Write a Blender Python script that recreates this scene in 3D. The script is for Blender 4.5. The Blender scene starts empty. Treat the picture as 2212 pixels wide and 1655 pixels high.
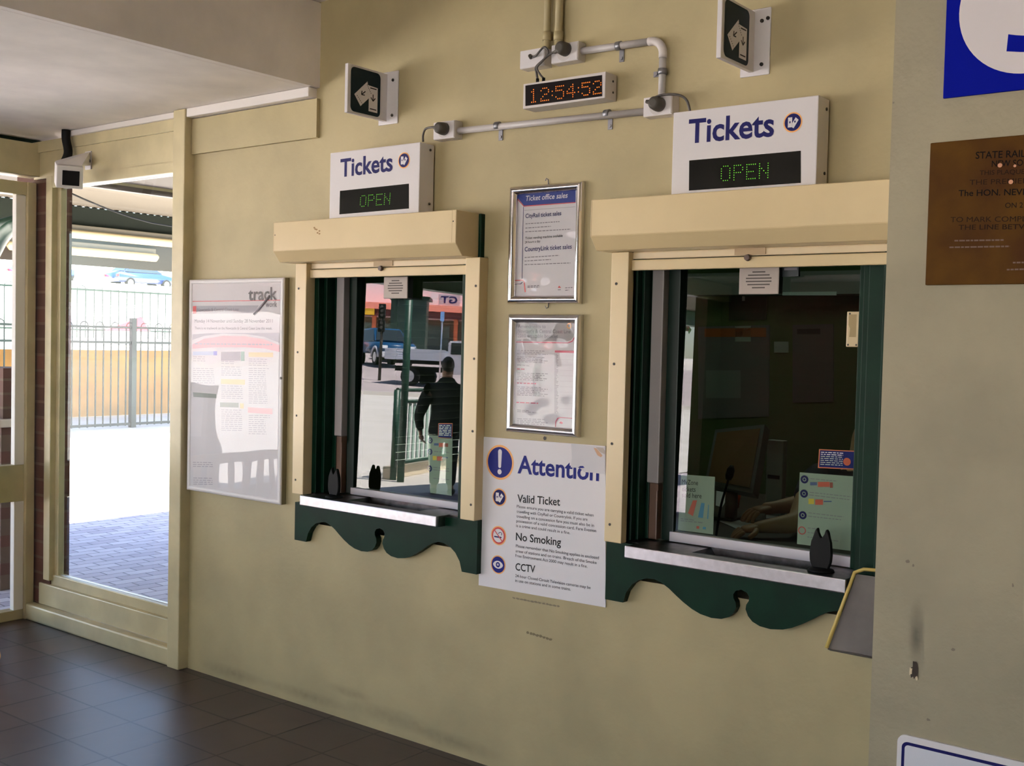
import bpy, bmesh, math, random
from mathutils import Vector, Matrix
random.seed(7)
S = bpy.context.scene
COL = S.collection
# ------------------------------------------------------------------ camera
CW, CH, CF = 2212, 1655, 2411.967
YAW, PIT, ROL = -.662042550, -.0377855891, .0236137268
cF = Vector((math.sin(YAW)*math.cos(PIT), math.cos(YAW)*math.cos(PIT), math.sin(PIT)))
_r = Vector((math.cos(YAW), -math.sin(YAW), 0)); _u = _r.cross(cF)
cR = _r*math.cos(ROL) + _u*math.sin(ROL); cU = -_r*math.sin(ROL) + _u*math.cos(ROL)
CAM = Vector((0, -3.2335, 1.6))
cd = bpy.data.cameras.new('camera'); co = bpy.data.objects.new('camera', cd); COL.objects.link(co)
co.matrix_world = Matrix(((cR.x, cU.x, -cF.x, CAM.x), (cR.y, cU.y, -cF.y, CAM.y), (cR.z, cU.z, -cF.z, CAM.z), (0, 0, 0, 1)))
cd.sensor_fit = 'HORIZONTAL'; cd.sensor_width = 36; cd.lens = CF/CW*36; cd.clip_start = .05; cd.clip_end = 500
S.camera = co
# ------------------------------------------------------------------ sky, sun, exposure
w = bpy.data.worlds.new('sky'); S.world = w; w.use_nodes = True
nt = w.node_tree; bg = nt.nodes['Background']
sky = nt.nodes.new('ShaderNodeTexSky'); sky.sky_type = 'NISHITA'; sky.sun_disc = False
sky.sun_elevation = math.radians(66); sky.sun_rotation = math.radians(90)
nt.links.new(sky.outputs[0], bg.inputs[0]); bg.inputs[1].default_value = 1.2
sd = bpy.data.lights.new('sun', 'SUN'); sd.energy = 72; sd.angle = math.radians(.6); sd.color = (1, .96, .9)
so = bpy.data.objects.new('sun', sd); COL.objects.link(so)
so.rotation_euler = Vector((-.385, .10, -1)).to_track_quat('-Z', 'Y').to_euler()
so.location = (4, 0, 12)
vs = S.view_settings; vs.view_transform = 'Standard'; vs.look = 'None'; vs.exposure = 0.0; vs.gamma = 1
cy = S.cycles
cy.max_bounces = 8; cy.diffuse_bounces = 5; cy.glossy_bounces = 4; cy.transmission_bounces = 4; cy.transparent_max_bounces = 14
cy.caustics_reflective = False; cy.caustics_refractive = False; cy.sample_clamp_indirect = 8
cy.use_denoising = True; cy.use_adaptive_sampling = True; cy.adaptive_threshold = .02

# ------------------------------------------------------------------ helpers
def lin(c):
    c = c/255
    return c/12.92 if c <= .04045 else ((c+.055)/1.055)**2.4
def rgb(*c): return (lin(c[0]), lin(c[1]), lin(c[2]), 1)
MATS = {}
def mat(name, c, rough=.6, metal=0, var=0, vs=8, bump=0, bs=60, emit=0, spec=.5, coat=0, dirt=None, c2=None):
    if name in MATS: return MATS[name]
    m = bpy.data.materials.new(name); m.use_nodes = True; n = m.node_tree.nodes; l = m.node_tree.links
    b = n['Principled BSDF']; b.inputs['Base Color'].default_value = rgb(*c); b.inputs['Roughness'].default_value = rough
    b.inputs['Metallic'].default_value = metal; b.inputs['Specular IOR Level'].default_value = spec
    if coat: b.inputs['Coat Weight'].default_value = coat; b.inputs['Coat Roughness'].default_value = .03
    tc = n.new('ShaderNodeTexCoord')
    if var:
        t = n.new('ShaderNodeTexNoise'); t.inputs['Scale'].default_value = vs; t.inputs['Detail'].default_value = 5
        l.new(tc.outputs['Object'], t.inputs['Vector'])
        mx = n.new('ShaderNodeMix'); mx.data_type = 'RGBA'
        d = c2 or tuple(max(0, v*(1-var)) for v in c); e = c if c2 else tuple(min(255, v*(1+var*.5)) for v in c)
        mx.inputs[6].default_value = rgb(*d); mx.inputs[7].default_value = rgb(*e)
        cr = n.new('ShaderNodeMapRange'); cr.inputs[1].default_value = .35; cr.inputs[2].default_value = .65
        l.new(t.outputs['Fac'], cr.inputs[0]); l.new(cr.outputs[0], mx.inputs[0]); l.new(mx.outputs[2], b.inputs['Base Color'])
    if bump:
        t2 = n.new('ShaderNodeTexNoise'); t2.inputs['Scale'].default_value = bs; t2.inputs['Detail'].default_value = 3
        l.new(tc.outputs['Object'], t2.inputs['Vector'])
        bp = n.new('ShaderNodeBump'); bp.inputs['Strength'].default_value = bump; bp.inputs['Distance'].default_value = .004
        l.new(t2.outputs['Fac'], bp.inputs['Height']); l.new(bp.outputs[0], b.inputs['Normal'])
    if emit:
        b.inputs['Emission Color'].default_value = rgb(*c); b.inputs['Emission Strength'].default_value = emit
    MATS[name] = m
    return m
def glass_mat(name, tint, ior, rough=0.0, bump=0, bs=4):
    m = bpy.data.materials.new(name); m.use_nodes = True; n = m.node_tree.nodes; l = m.node_tree.links
    n.remove(n['Principled BSDF']); out = n['Material Output']
    tr = n.new('ShaderNodeBsdfTransparent'); tr.inputs[0].default_value = (*tint, 1)
    gl = n.new('ShaderNodeBsdfGlossy'); gl.inputs[0].default_value = (1, 1, 1, 1); gl.inputs['Roughness'].default_value = rough
    fr = n.new('ShaderNodeFresnel'); fr.inputs[0].default_value = ior
    ge = n.new('ShaderNodeNewGeometry'); sub = n.new('ShaderNodeMath'); sub.operation = 'SUBTRACT'; sub.inputs[0].default_value = 1
    l.new(ge.outputs['Backfacing'], sub.inputs[1])
    mu = n.new('ShaderNodeMath'); mu.operation = 'MULTIPLY'; l.new(fr.outputs[0], mu.inputs[0]); l.new(sub.outputs[0], mu.inputs[1])
    mx = n.new('ShaderNodeMixShader'); l.new(mu.outputs[0], mx.inputs[0]); l.new(tr.outputs[0], mx.inputs[1]); l.new(gl.outputs[0], mx.inputs[2])
    if bump:
        tc = n.new('ShaderNodeTexCoord'); t2 = n.new('ShaderNodeTexNoise'); t2.inputs['Scale'].default_value = bs; t2.inputs['Detail'].default_value = 1
        l.new(tc.outputs['Object'], t2.inputs['Vector'])
        bp = n.new('ShaderNodeBump'); bp.inputs['Strength'].default_value = bump; bp.inputs['Distance'].default_value = .01
        l.new(t2.outputs['Fac'], bp.inputs['Height']); l.new(bp.outputs[0], gl.inputs['Normal'])
    l.new(mx.outputs[0], out.inputs[0])
    return m
def brick_mat(name, c1, c2, mort, w, h, ms=.008, rough=.8, bump=.4, axes='XY', offset=.5, gloss=None, rot=0, var=0):
    m = bpy.data.materials.new(name); m.use_nodes = True; n = m.node_tree.nodes; l = m.node_tree.links
    b = n['Principled BSDF']; b.inputs['Roughness'].default_value = rough
    ge = n.new('ShaderNodeNewGeometry'); mp = n.new('ShaderNodeMapping')
    if axes == 'XZ': mp.inputs['Rotation'].default_value = (math.radians(-90), 0, 0)
    elif axes == 'YZ': mp.inputs['Rotation'].default_value = (math.radians(-90), 0, math.radians(-90))
    else: mp.inputs['Rotation'].default_value = (0, 0, rot)
    l.new(ge.outputs['Position'], mp.inputs[0])
    t = n.new('ShaderNodeTexBrick'); t.inputs['Scale'].default_value = 1; t.offset = offset
    t.inputs['Brick Width'].default_value = w; t.inputs['Row Height'].default_value = h
    t.inputs['Mortar Size'].default_value = ms; t.inputs['Mortar Smooth'].default_value = .1
    t.inputs['Color1'].default_value = rgb(*c1); t.inputs['Color2'].default_value = rgb(*c2); t.inputs['Mortar'].default_value = rgb(*mort)
    l.new(mp.outputs[0], t.inputs['Vector'])
    last = t.outputs['Color']
    ns = n.new('ShaderNodeTexNoise'); ns.inputs['Scale'].default_value = 9; ns.inputs['Detail'].default_value = 6; l.new(ge.outputs['Position'], ns.inputs['Vector'])
    if var:
        mx = n.new('ShaderNodeMix'); mx.data_type = 'RGBA'; mx.blend_type = 'MULTIPLY'; mx.inputs[0].default_value = var
        l.new(last, mx.inputs[6]); l.new(ns.outputs['Fac'], mx.inputs[7]); last = mx.outputs[2]
    l.new(last, b.inputs['Base Color'])
    bp = n.new('ShaderNodeBump'); bp.inputs['Strength'].default_value = bump; bp.inputs['Distance'].default_value = .004; bp.invert = True
    l.new(t.outputs['Fac'], bp.inputs['Height'])
    bp2 = n.new('ShaderNodeBump'); bp2.inputs['Strength'].default_value = .12; bp2.inputs['Distance'].default_value = .004
    l.new(ns.outputs['Fac'], bp2.inputs['Height']); l.new(bp.outputs[0], bp2.inputs['Normal'])
    l.new(bp2.outputs[0], b.inputs['Normal'])
    return m, mp
# --- geometry
def BM(): return bmesh.new()
def box(bm, x0, x1, y0, y1, z0, z1, bev=0):
    x0, x1 = min(x0, x1), max(x0, x1); y0, y1 = min(y0, y1), max(y0, y1); z0, z1 = min(z0, z1), max(z0, z1)
    r = bmesh.ops.create_cube(bm, size=1)
    for v in r['verts']:
        v.co = Vector(((x0+x1)/2+v.co.x*(x1-x0), (y0+y1)/2+v.co.y*(y1-y0), (z0+z1)/2+v.co.z*(z1-z0)))
    if bev:
        es = list({e for v in r['verts'] for e in v.link_edges})
        bmesh.ops.bevel(bm, geom=es, offset=bev, segments=2, affect='EDGES', profile=.6)
    return bm
def ngon(bm, pts):
    return bm.faces.new([bm.verts.new(p) for p in pts])
def extr(bm, pts, d):
    """closed outline pts (3D, planar) extruded by vector d"""
    a = [bm.verts.new(p) for p in pts]; b = [bm.verts.new(Vector(p)+Vector(d)) for p in pts]
    n = len(pts)
    bm.faces.new(a); bm.faces.new(b[::-1])
    for i in range(n): bm.faces.new((a[i], b[i], b[(i+1) % n], a[(i+1) % n]))
def tube(bm, pts, r, seg=10, caps=True):
    pts = [Vector(p) for p in pts]; rings = []; nrm = None
    for i, p in enumerate(pts):
        if i == 0: t = pts[1]-p
        elif i == len(pts)-1: t = p-pts[i-1]
        else: t = (pts[i+1]-p).normalized()+(p-pts[i-1]).normalized()
        t.normalize()
        if nrm is None:
            nrm = t.cross(Vector((0, 0, 1)) if abs(t.z) < .9 else Vector((1, 0, 0))).normalized()
        else:
            nrm = (nrm-t*nrm.dot(t)).normalized()
        bn = t.cross(nrm); rr = r[i] if isinstance(r, (list, tuple)) else r
        rings.append([bm.verts.new(p+(nrm*math.cos(a)+bn*math.sin(a))*rr) for a in [2*math.pi*k/seg for k in range(seg)]])
    for a, b in zip(rings, rings[1:]):
        for k in range(seg): f = bm.faces.new((a[k], a[(k+1) % seg], b[(k+1) % seg], b[k])); f.smooth = True
    if caps: bm.faces.new(rings[0][::-1]); bm.faces.new(rings[-1])
    return bm
def smooth_path(pts, n=6):
    pts = [Vector(p) for p in pts]; P = [pts[0]]+pts+[pts[-1]]; o = []
    for i in range(1, len(P)-2):
        for k in range(n):
            t = k/n; a, b, c, d = P[i-1:i+3]
            o.append(.5*((2*b)+(c-a)*t+(2*a-5*b+4*c-d)*t*t+(3*b-a-3*c+d)*t**3))
    o.append(pts[-1]); return o
def cyl(bm, c, axis, r, h, seg=20, r2=None):
    c = Vector(c); ax = Vector(axis).normalized()
    tube(bm, [c, c+ax*h], [r, r if r2 is None else r2], seg)
def obj(name, bm, m, parent=None, smooth=False):
    me = bpy.data.meshes.new(name)
    bmesh.ops.recalc_face_normals(bm, faces=bm.faces)
    bm.to_mesh(me); bm.free()
    if isinstance(m, (list, tuple)):
        for x in m: me.materials.append(x)
    else: me.materials.append(m)
    if smooth:
        for p in me.polygons: p.use_smooth = True
    o = bpy.data.objects.new(name, me); COL.objects.link(o)
    if parent:
        o.parent = parent
        if parent.parent is None: o.matrix_parent_inverse = parent.matrix_basis.inverted()
    return o
def flat(name, bm, m, parent=None):
    """print on a surface: faces keep their winding"""
    me = bpy.data.meshes.new(name); bm.to_mesh(me); bm.free(); me.materials.append(m)
    o = bpy.data.objects.new(name, me); COL.objects.link(o)
    if parent:
        o.parent = parent
        if parent.parent is None: o.matrix_parent_inverse = parent.matrix_basis.inverted()
    return o
def thing(name, label, cat, loc=(0, 0, 0), group=None):
    o = bpy.data.objects.new(name, None); COL.objects.link(o); o.location = loc; o.empty_display_size = .05
    o['label'] = label; o['category'] = cat
    if group: o['group'] = group
    return o
def tag(o, label, cat, group=None):
    o['label'] = label; o['category'] = cat
    if group: o['group'] = group
    return o
def struct(name, bm, m, parent=None):
    o = obj(name, bm, m, parent)
    if parent is None: o['kind'] = 'structure'
    return o
def copy_tree(o, loc=None, label=None, parent=None):
    c = o.copy(); COL.objects.link(c)
    if parent: c.parent = parent
    if loc is not None: c.location = loc
    if label: c['label'] = label
    for ch in list(o.children): copy_tree(ch, parent=c)
    return c
# --- a point of the photograph's frame carried on to an upright plane of the room (metres)
def wp(px, py, Y=0.0):
    d = cR*((px-CW/2)/CF)-cU*((py-CH/2)/CF)+cF
    return CAM+d*((Y-CAM.y)/d.y)
def onz(px, py, Z=0.0):
    d = cR*((px-CW/2)/CF)-cU*((py-CH/2)/CF)+cF
    return CAM+d*((Z-CAM.z)/d.z)
def poly(bm, pts, Y):
    P = [wp(a, b, Y) for a, b in pts]
    n = (P[1]-P[0]).cross(P[2]-P[1])
    ar = sum(P[i].x*P[(i+1) % len(P)].z-P[(i+1) % len(P)].x*P[i].z for i in range(len(P)))
    if ar < 0: P = P[::-1]
    ngon(bm, P)
def wrect(bm, x0, x1, z0, z1, Y): ngon(bm, [(x0, Y, z0), (x1, Y, z0), (x1, Y, z1), (x0, Y, z1)])
def disc(bm, c, rx, rz=None, seg=28, r0=0, a0=0, a1=2*math.pi):
    """disc or ring facing -Y; c is its centre"""
    rz = rz or rx; full = abs(a1-a0-2*math.pi) < 1e-6; n = seg+(0 if full else 1)
    A = [a0+(a1-a0)*k/seg for k in range(n)]
    o = [bm.verts.new((c[0]+rx*math.cos(a), c[1], c[2]+rz*math.sin(a))) for a in A]
    if not r0: bm.faces.new(o); return
    k = r0/rx
    i = [bm.verts.new((c[0]+r0*math.cos(a), c[1], c[2]+rz*k*math.sin(a))) for a in A]
    for j in range(n if full else n-1): q = (j+1) % n; bm.faces.new((o[j], o[q], i[q], i[j]))
_tc = {}
def text_geo(s, bold):
    if (s, bold) in _tc: return _tc[(s, bold)]
    cu = bpy.data.curves.new('t', 'FONT'); cu.body = s; cu.resolution_u = 3; cu.offset = bold; cu.size = 1
    o = bpy.data.objects.new('t', cu); COL.objects.link(o)
    dg = bpy.context.evaluated_depsgraph_get(); me = bpy.data.meshes.new_from_object(o.evaluated_get(dg))
    V = [tuple(v.co) for v in me.vertices]; Fc = [tuple(p.vertices) for p in me.polygons]
    bpy.data.objects.remove(o); bpy.data.curves.remove(cu); bpy.data.meshes.remove(me)
    _tc[(s, bold)] = (V, Fc); return V, Fc
def text3(bm, s, o, ex, ez, x0, x1, cap, bold=0.0, capref=.63, shear=0):
    """letters from o along ex, up ez, filling x0..x1 with capital height cap"""
    V, Fc = text_geo(s, 0.0 if 'M' in s else bold)
    if not V: return
    a = min(v[0] for v in V); b = max(v[0] for v in V); sx = (x1-x0)/(b-a); sz = cap/capref
    vs_ = [bm.verts.new(o+ex*(x0+(v[0]-a)*sx+shear*v[1]*sz)+ez*(v[1]*sz)) for v in V]
    for f in Fc:
        try: bm.faces.new([vs_[i] for i in f])
        except ValueError: pass
def text(bm, s, pl, pr, cap, Y, bold=0.0, shear=0):
    """baseline from photograph point pl to pr on the wall plane Y, capital height in photo pixels"""
    A = wp(*pl, Y); B = wp(*pr, Y); h = (wp(pl[0], pl[1]-cap, Y)-A).length
    ex = (B-A); L = ex.length; ex.normalize()
    text3(bm, s, A, ex, Vector((0, 0, 1)), 0, L, h, bold, shear=shear)
def dashes(bm, pl, pr, h, Y, seed=0, word=(4, 11), gap=2.0):
    """one line of print too small to read: word-length strokes"""
    rnd = random.Random(seed*91+7); x = 0.0; L = math.hypot(pr[0]-pl[0], pr[1]-pl[1])
    while x < L:
        e = min(L, x+rnd.uniform(*word)); t0, t1 = x/L, e/L
        a = (pl[0]+(pr[0]-pl[0])*t0, pl[1]+(pr[1]-pl[1])*t0); b = (pl[0]+(pr[0]-pl[0])*t1, pl[1]+(pr[1]-pl[1])*t1)
        poly(bm, [a, b, (b[0], b[1]-h), (a[0], a[1]-h)], Y); x = e+gap
GLY = {'1': '..1..,.11..,..1..,..1..,..1..,..1..,.111.', '2': '.111.,1...1,....1,..11.,.1...,1....,11111',
       '4': '...1.,..11.,.1.1.,1..1.,11111,...1.,...1.', '5': '11111,1....,1111.,....1,....1,1...1,.111.',
       'O': '.111.,1...1,1...1,1...1,1...1,1...1,.111.', 'P': '1111.,1...1,1...1,1111.,1....,1....,1....',
       'E': '11111,1....,1....,1111.,1....,1....,11111', 'N': '1...1,1...1,11..1,1.1.1,1..11,1...1,1...1', ':': '.,.,1,.,1,.,.'}
def lerp(a, b, t): return (a[0]+(b[0]-a[0])*t, a[1]+(b[1]-a[1])*t)
def dots(bm, s, tl, tr, bl, Y, r, skip=1):
    cols = []; 
    for ch in s:
        rows = GLY[ch].split(',')
        for c in range(len(rows[0])): cols.append([rows[q][c] == '1' for q in range(7)])
        cols += [[False]*7]*skip
    n = len(cols)-1-skip
    for i, cc in enumerate(cols):
        for j in range(7):
            if cc[j]:
                p = lerp(tl, tr, i/n); p = (p[0]+(bl[0]-tl[0])*j/6, p[1]+(bl[1]-tl[1])*j/6)
                disc(bm, wp(*p, Y), r, seg=8)
def Xat(px, Y, z):
    k = (px-CW/2)/CF; n = cR-cF*k; v0 = n.dot(Vector((0, Y, z))-CAM)
    return -v0/n.x

def split_loose(o):
    """each separate piece of a part becomes a part of its own"""
    b = bmesh.new(); b.from_mesh(o.data); left = set(b.verts); comps = []
    while left:
        st = [left.pop()]; c = set(st)
        while st:
            v = st.pop()
            for e in v.link_edges:
                q = e.other_vert(v)
                if q in left: left.discard(q); c.add(q); st.append(q)
        comps.append({v.index for v in c})
    b.free()
    if len(comps) < 2: return
    me = o.data; base = o.name.split('.')[0]
    for k, c in enumerate(comps):
        ids = sorted(c); mp = {i: n for n, i in enumerate(ids)}
        m2 = bpy.data.meshes.new(base); m2.from_pydata([me.vertices[i].co[:] for i in ids], [], [[mp[i] for i in p.vertices] for p in me.polygons if p.vertices[0] in c])
        for m in me.materials: m2.materials.append(m)
        if me.polygons and me.polygons[0].use_smooth:
            for p in m2.polygons: p.use_smooth = True
        if k == 0: o.data = m2
        else:
            d = o.copy(); d.data = m2; COL.objects.link(d)
# ------------------------------------------------------------------ materials
WALL = mat('olive_cream_paint', (168, 155, 117), .55, var=.05, vs=3, bump=.25, bs=45)
PILL = mat('grey_cream_paint', (152, 144, 121), .6, var=.05, vs=4, bump=.35, bs=70)
TRIM = mat('cream_gloss_paint', (192, 180, 144), .35, var=.06, vs=6, bump=.1, bs=30)
CREAM = mat('powder_coat_cream', (210, 190, 149), .28, var=.03, vs=3)
CEIL = mat('ceiling_white', (244, 237, 230), .8, var=.07, vs=2.2, bump=.15, bs=20)
CORN = mat('cornice_white', (238, 232, 228), .6)
GREEN = mat('dark_green_gloss', (4, 40, 26), .42, spec=.14, var=.12, vs=10, bump=.1, bs=25)
GREEN2 = mat('dark_green_aluminium', (12, 34, 27), .35, spec=.25)
WHITE = mat('white_enamel', (226, 222, 224), .4)
PLAST = mat('grey_white_plastic', (208, 202, 200), .45)
PIPE = mat('grey_pvc', (176, 172, 172), .4)
STEEL = mat('brushed_steel', (196, 192, 196), .3, metal=1, var=.05, vs=40)
STEELD = mat('worn_steel', (150, 146, 146), .34, metal=1, var=.15, vs=30)
CHROME = mat('polished_chrome', (226, 222, 224), .1, metal=1)
ALU = mat('satin_aluminium', (214, 212, 216), .3, metal=1)
ZINC = mat('zinc_clip', (140, 140, 146), .4, metal=.8)
DARK = mat('dark_screw', (40, 34, 30), .5)
RUBBER = mat('black_rubber', (12, 12, 13), .6, spec=.2)
GREYP = mat('dark_grey_plastic', (70, 66, 60), .45, spec=.3)
NAVY = mat('navy_print', (12, 13, 88), .5, spec=.2)
BLUE = mat('royal_blue_print', (10, 24, 118), .5, spec=.2)
ORANGE = mat('orange_print', (238, 170, 98), .5)
REDP = mat('red_print', (196, 56, 58), .5)
PINK = mat('pink_print', (246, 168, 176), .5)
INK = mat('black_print', (18, 17, 20), .5, spec=.25)
GINK = mat('grey_print', (134, 130, 138), .6)
PAPER = mat('white_paper', (228, 224, 228), .5)
SCREEN = mat('dark_display', (12, 12, 9), .2, spec=.2)
LEDG = mat('green_led', (110, 225, 40), .4, emit=.5)
LEDO = mat('orange_led', (255, 120, 20), .4, emit=1.3)
BRICKM, _ = brick_mat('red_brick', (112, 66, 52), (90, 56, 44), (116, 88, 70), .24, .086, axes='XZ', var=.5)
BRICKY, _ = brick_mat('red_brick_side', (112, 66, 52), (90, 56, 44), (116, 88, 70), .24, .086, axes='YZ', var=.5)
TILE, tmp = brick_mat('slate_floor_tile', (84, 70, 68), (72, 60, 60), (24, 17, 16), .28, .28, ms=.005, rough=.37, bump=.9, offset=0, var=.35)
tmp.inputs['Location'].default_value = (.07, .045, 0)
PAVE, pmp = brick_mat('brick_paving', (188, 176, 182), (160, 148, 156), (104, 96, 104), .21, .105, ms=.005, rough=.75, bump=.6, rot=1.66, var=.25)
# ------------------------------------------------------------------ the hall shell
XL = -5.93                                   # glazed side of the hall
OX = [(-3.62, -2.70), (-2.02, -1.10)]        # the two ticket window openings
OZ0, OZ1 = .80, 1.93
bm = BM()
for x0, x1, z0, z1 in [(-4.45, OX[0][0], 0, 4), (OX[0][1], OX[1][0], 0, 4), (OX[1][1], 3.2, 0, 4), (OX[0][0], OX[0][1], 0, OZ0), (OX[0][0], OX[0][1], OZ1, 4),
                       (OX[1][0], OX[1][1], 0, OZ0), (OX[1][0], OX[1][1], OZ1, 4)]:
    box(bm, x0, x1, 0, .11, z0, z1)
wall = struct('wall_back', bm, WALL)
bm = BM(); box(bm, -6.0, 3.2, -8.05, .3, -.12, 0); struct('floor', bm, TILE)
bm = BM(); box(bm, -1.037, .9, -.32, 0, 0, 4); pil = struct('wall_right', bm, PILL)
# low ceiling on the left, its end bulkhead and the higher ceiling
bm = BM(); box(bm, -6.0, -3.622, -8.05, .11, 2.647, 2.72); struct('ceiling', bm, CEIL)
bm = BM(); box(bm, -3.62, -3.585, -8.05, 0, 2.647, 3.0); struct('trim_1', bm, CEIL)
bm = BM(); box(bm, -3.62, 3.2, -8.05, .11, 3.006, 3.08); o = struct('ceiling', bm, CEIL)
bm = BM(); box(bm, -7.0, 3.4, -8.3, 3.4, 3.9, 4.0); struct('roof_slab', bm, CEIL)
bm = BM(); box(bm, 3.2, 3.3, -8.05, .11, 0, 4); struct('wall_side', bm, WALL)
# solid stretch beyond the entry, and the far end of the hall
bm = BM(); box(bm, XL-.15, XL, -8.05, -7.6, 0, 2.66); struct('wall_left', bm, BRICKY)
bm = BM(); box(bm, XL, -3.2, -8.05, -7.95, 0, 3.1); box(bm, -.3, 3.2, -8.05, -7.95, 0, 3.1); box(bm, -3.2, -.3, -8.05, -7.95, 2.55, 3.1); struct('wall_front', bm, BRICKM)
bm = BM(); box(bm, XL-.16, XL, -8.05, .1, 2.62, 3.9); struct('wall_left', bm, GREEN2)
# eave outside the glazing
bm = BM(); box(bm, -7.0, XL-.17, -8.3, 3.4, 2.64, 2.69); struct('eave_soffit', bm, mat('soffit_brown', (96, 88, 76), .8))
bm = BM(); box(bm, -7.06, -7.0, -8.3, 3.4, 2.585, 2.62); struct('trim_6', bm, mat('gutter_brown', (86, 74, 66), .6))
bm = BM(); box(bm, -7.03, -7.0, -8.3, 3.4, 2.62, 2.64); struct('trim_7', bm, TRIM)
# frieze board, cornices
bm = BM(); box(bm, -4.44, -3.582, -.018, 0, 2.437, 2.60); struct('trim_2', bm, WALL)
bm = BM(); box(bm, -4.44, -3.60, -.05, 0, 2.605, 2.645, .004); struct('trim_3', bm, CORN)
bm = BM(); box(bm, -5.50, -4.53, -.03, .01, 2.618, 2.645, .003); struct('trim_4', bm, CORN)
# post between the big window and the wall
bm = BM(); box(bm, -4.535, -4.445, -.055, .06, 0, 2.645, .006); struct('trim_5', bm, TRIM)
# ------------------------------------------------------------------ window_1: the big fixed pane at the left
win = thing('window_1', 'x', 'x'); del win['label'], win['category']; win['kind'] = 'structure'
bm = BM(); box(bm, -5.88, -4.53, -.045, .01, 0, .088, .01); o = struct('baseboard_left', bm, TRIM)
bm = BM(); box(bm, -5.80, -4.53, .0, .05, .088, .207, .006); struct('trim_8', bm, TRIM)
bm = BM(); box(bm, -5.88, -4.53, .0, .05, 2.42, 2.562); struct('trim_9', bm, TRIM)
bm = BM(); box(bm, -5.88, -4.53, -.012, .05, 2.562, 2.62); struct('trim_10', bm, TRIM)
bm = BM()
box(bm, -5.745, -4.53, .02, .075, .205, .262, .005); box(bm, -5.745, -4.53, .0, .075, 2.366, 2.425, .004)
box(bm, -5.752, -5.69, -.002, .06, .23, 2.43, .004); box(bm, -5.70, -5.655, .03, .065, .25, 2.38, .004); box(bm, -4.60, -4.53, .01, .07, .23, 2.42)
obj('window_frame', bm, TRIM, win)
bm = BM(); box(bm, -5.70, -4.58, .050, .056, .25, 2.385)
obj('window_pane', bm, glass_mat('window_glass', (.97, .98, .97), 1.28), win)
bm = BM(); box(bm, -5.66, -4.58, .044, .05, .258, .266); box(bm, -5.66, -4.58, .044, .05, 2.362, 2.37); obj('glazing_bead', bm, ALU, win)
# brick pier in the corner
bm = BM(); box(bm, -6.08, -5.705, .012, .125, 0, 2.62); struct('wall_corner', bm, BRICKM)
# ------------------------------------------------------------------ door_1: glazed door and header on the left side
door = thing('door_1', 'x', 'x'); del door['label'], door['category']; door['kind'] = 'structure'
bm = BM(); box(bm, -5.94, -5.85, -.05, .0, 0, 2.40, .004); box(bm, -5.94, -5.86, -.96, -.90, 0, 2.40, .004)
box(bm, -5.94, -5.86, -.9, -.05, 2.33, 2.40, .004); box(bm, -5.94, -5.87, -.9, -.05, 0, .055, .004); obj('door_frame', bm, TRIM, door)
bm = BM(); box(bm, -5.935, -5.872, -.9, -.05, .655, .857, .004); obj('mid_rail', bm, TRIM, door)
bm = BM()
for z0, z1 in ((.055, .655), (.857, 2.33)):
    box(bm, -5.91, -5.87, -.105, -.05, z0, z1, .003)
obj('glazing_bead', bm, CORN, door)
bm = BM(); box(bm, -5.903, -5.897, -.9, -.1, .055, 2.33); obj('door_pane', bm, glass_mat('door_glass', (.97, .98, .97), 1.28), door)
bm = BM(); box(bm, -5.94, -5.82, -7.95, .012, 2.432, 2.61, .004); struct('trim_11', bm, TRIM)
bm = BM(); box(bm, -5.935, -5.875, -2.1, -2.0, 0, 2.44, .004); struct('trim_12', bm, TRIM)
bm = BM(); box(bm, -5.935, -5.875, -2.0, -.96, 0, .6, .004); struct('trim_13', bm, TRIM)
# ------------------------------------------------------------------ marks on the paint
def blot(pts, Y, name, m, parent, seed=1, n=9):
    rnd = random.Random(seed); b = BM()
    for i_, (px, py, rx, rz) in enumerate(pts):
        c = wp(px, py, Y); V = []; Y -= .00012
        for k in range(n):
            a = 2*math.pi*k/n; q = rnd.uniform(.55, 1.1)
            V.append((c.x+rx*q*math.cos(a), Y, c.z+rz*q*math.sin(a)))
        ngon(b, V)
    return flat(name, b, m, parent)
SCUFF = mat('scuff_grey', (128, 118, 96), .7); SCUFFD = mat('scuff_dark', (58, 48, 40), .8); SCUFFL = mat('chip_pale', (206, 192, 160), .7)
blot([(1110+8*k, 1292+.5*k*3, .010, .004) for k in range(13)], -.0012, 'glue_mark', SCUFF, wall, 3)
blot([(1140+7*k, 1366+2.2*k, .009, .006) for k in range(8)], -.0012, 'scuff', mat('scuff_olive', (118, 106, 78), .7), wall, 4)
def smear(x0, x1, z0, z1, Y, name, m, parent):
    q = BM(); ngon(q, [(x0, Y, z0), (x1, Y, z0), (x1, Y, z1), (x0, Y, z1)]); return flat(name, q, m, parent)
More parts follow.
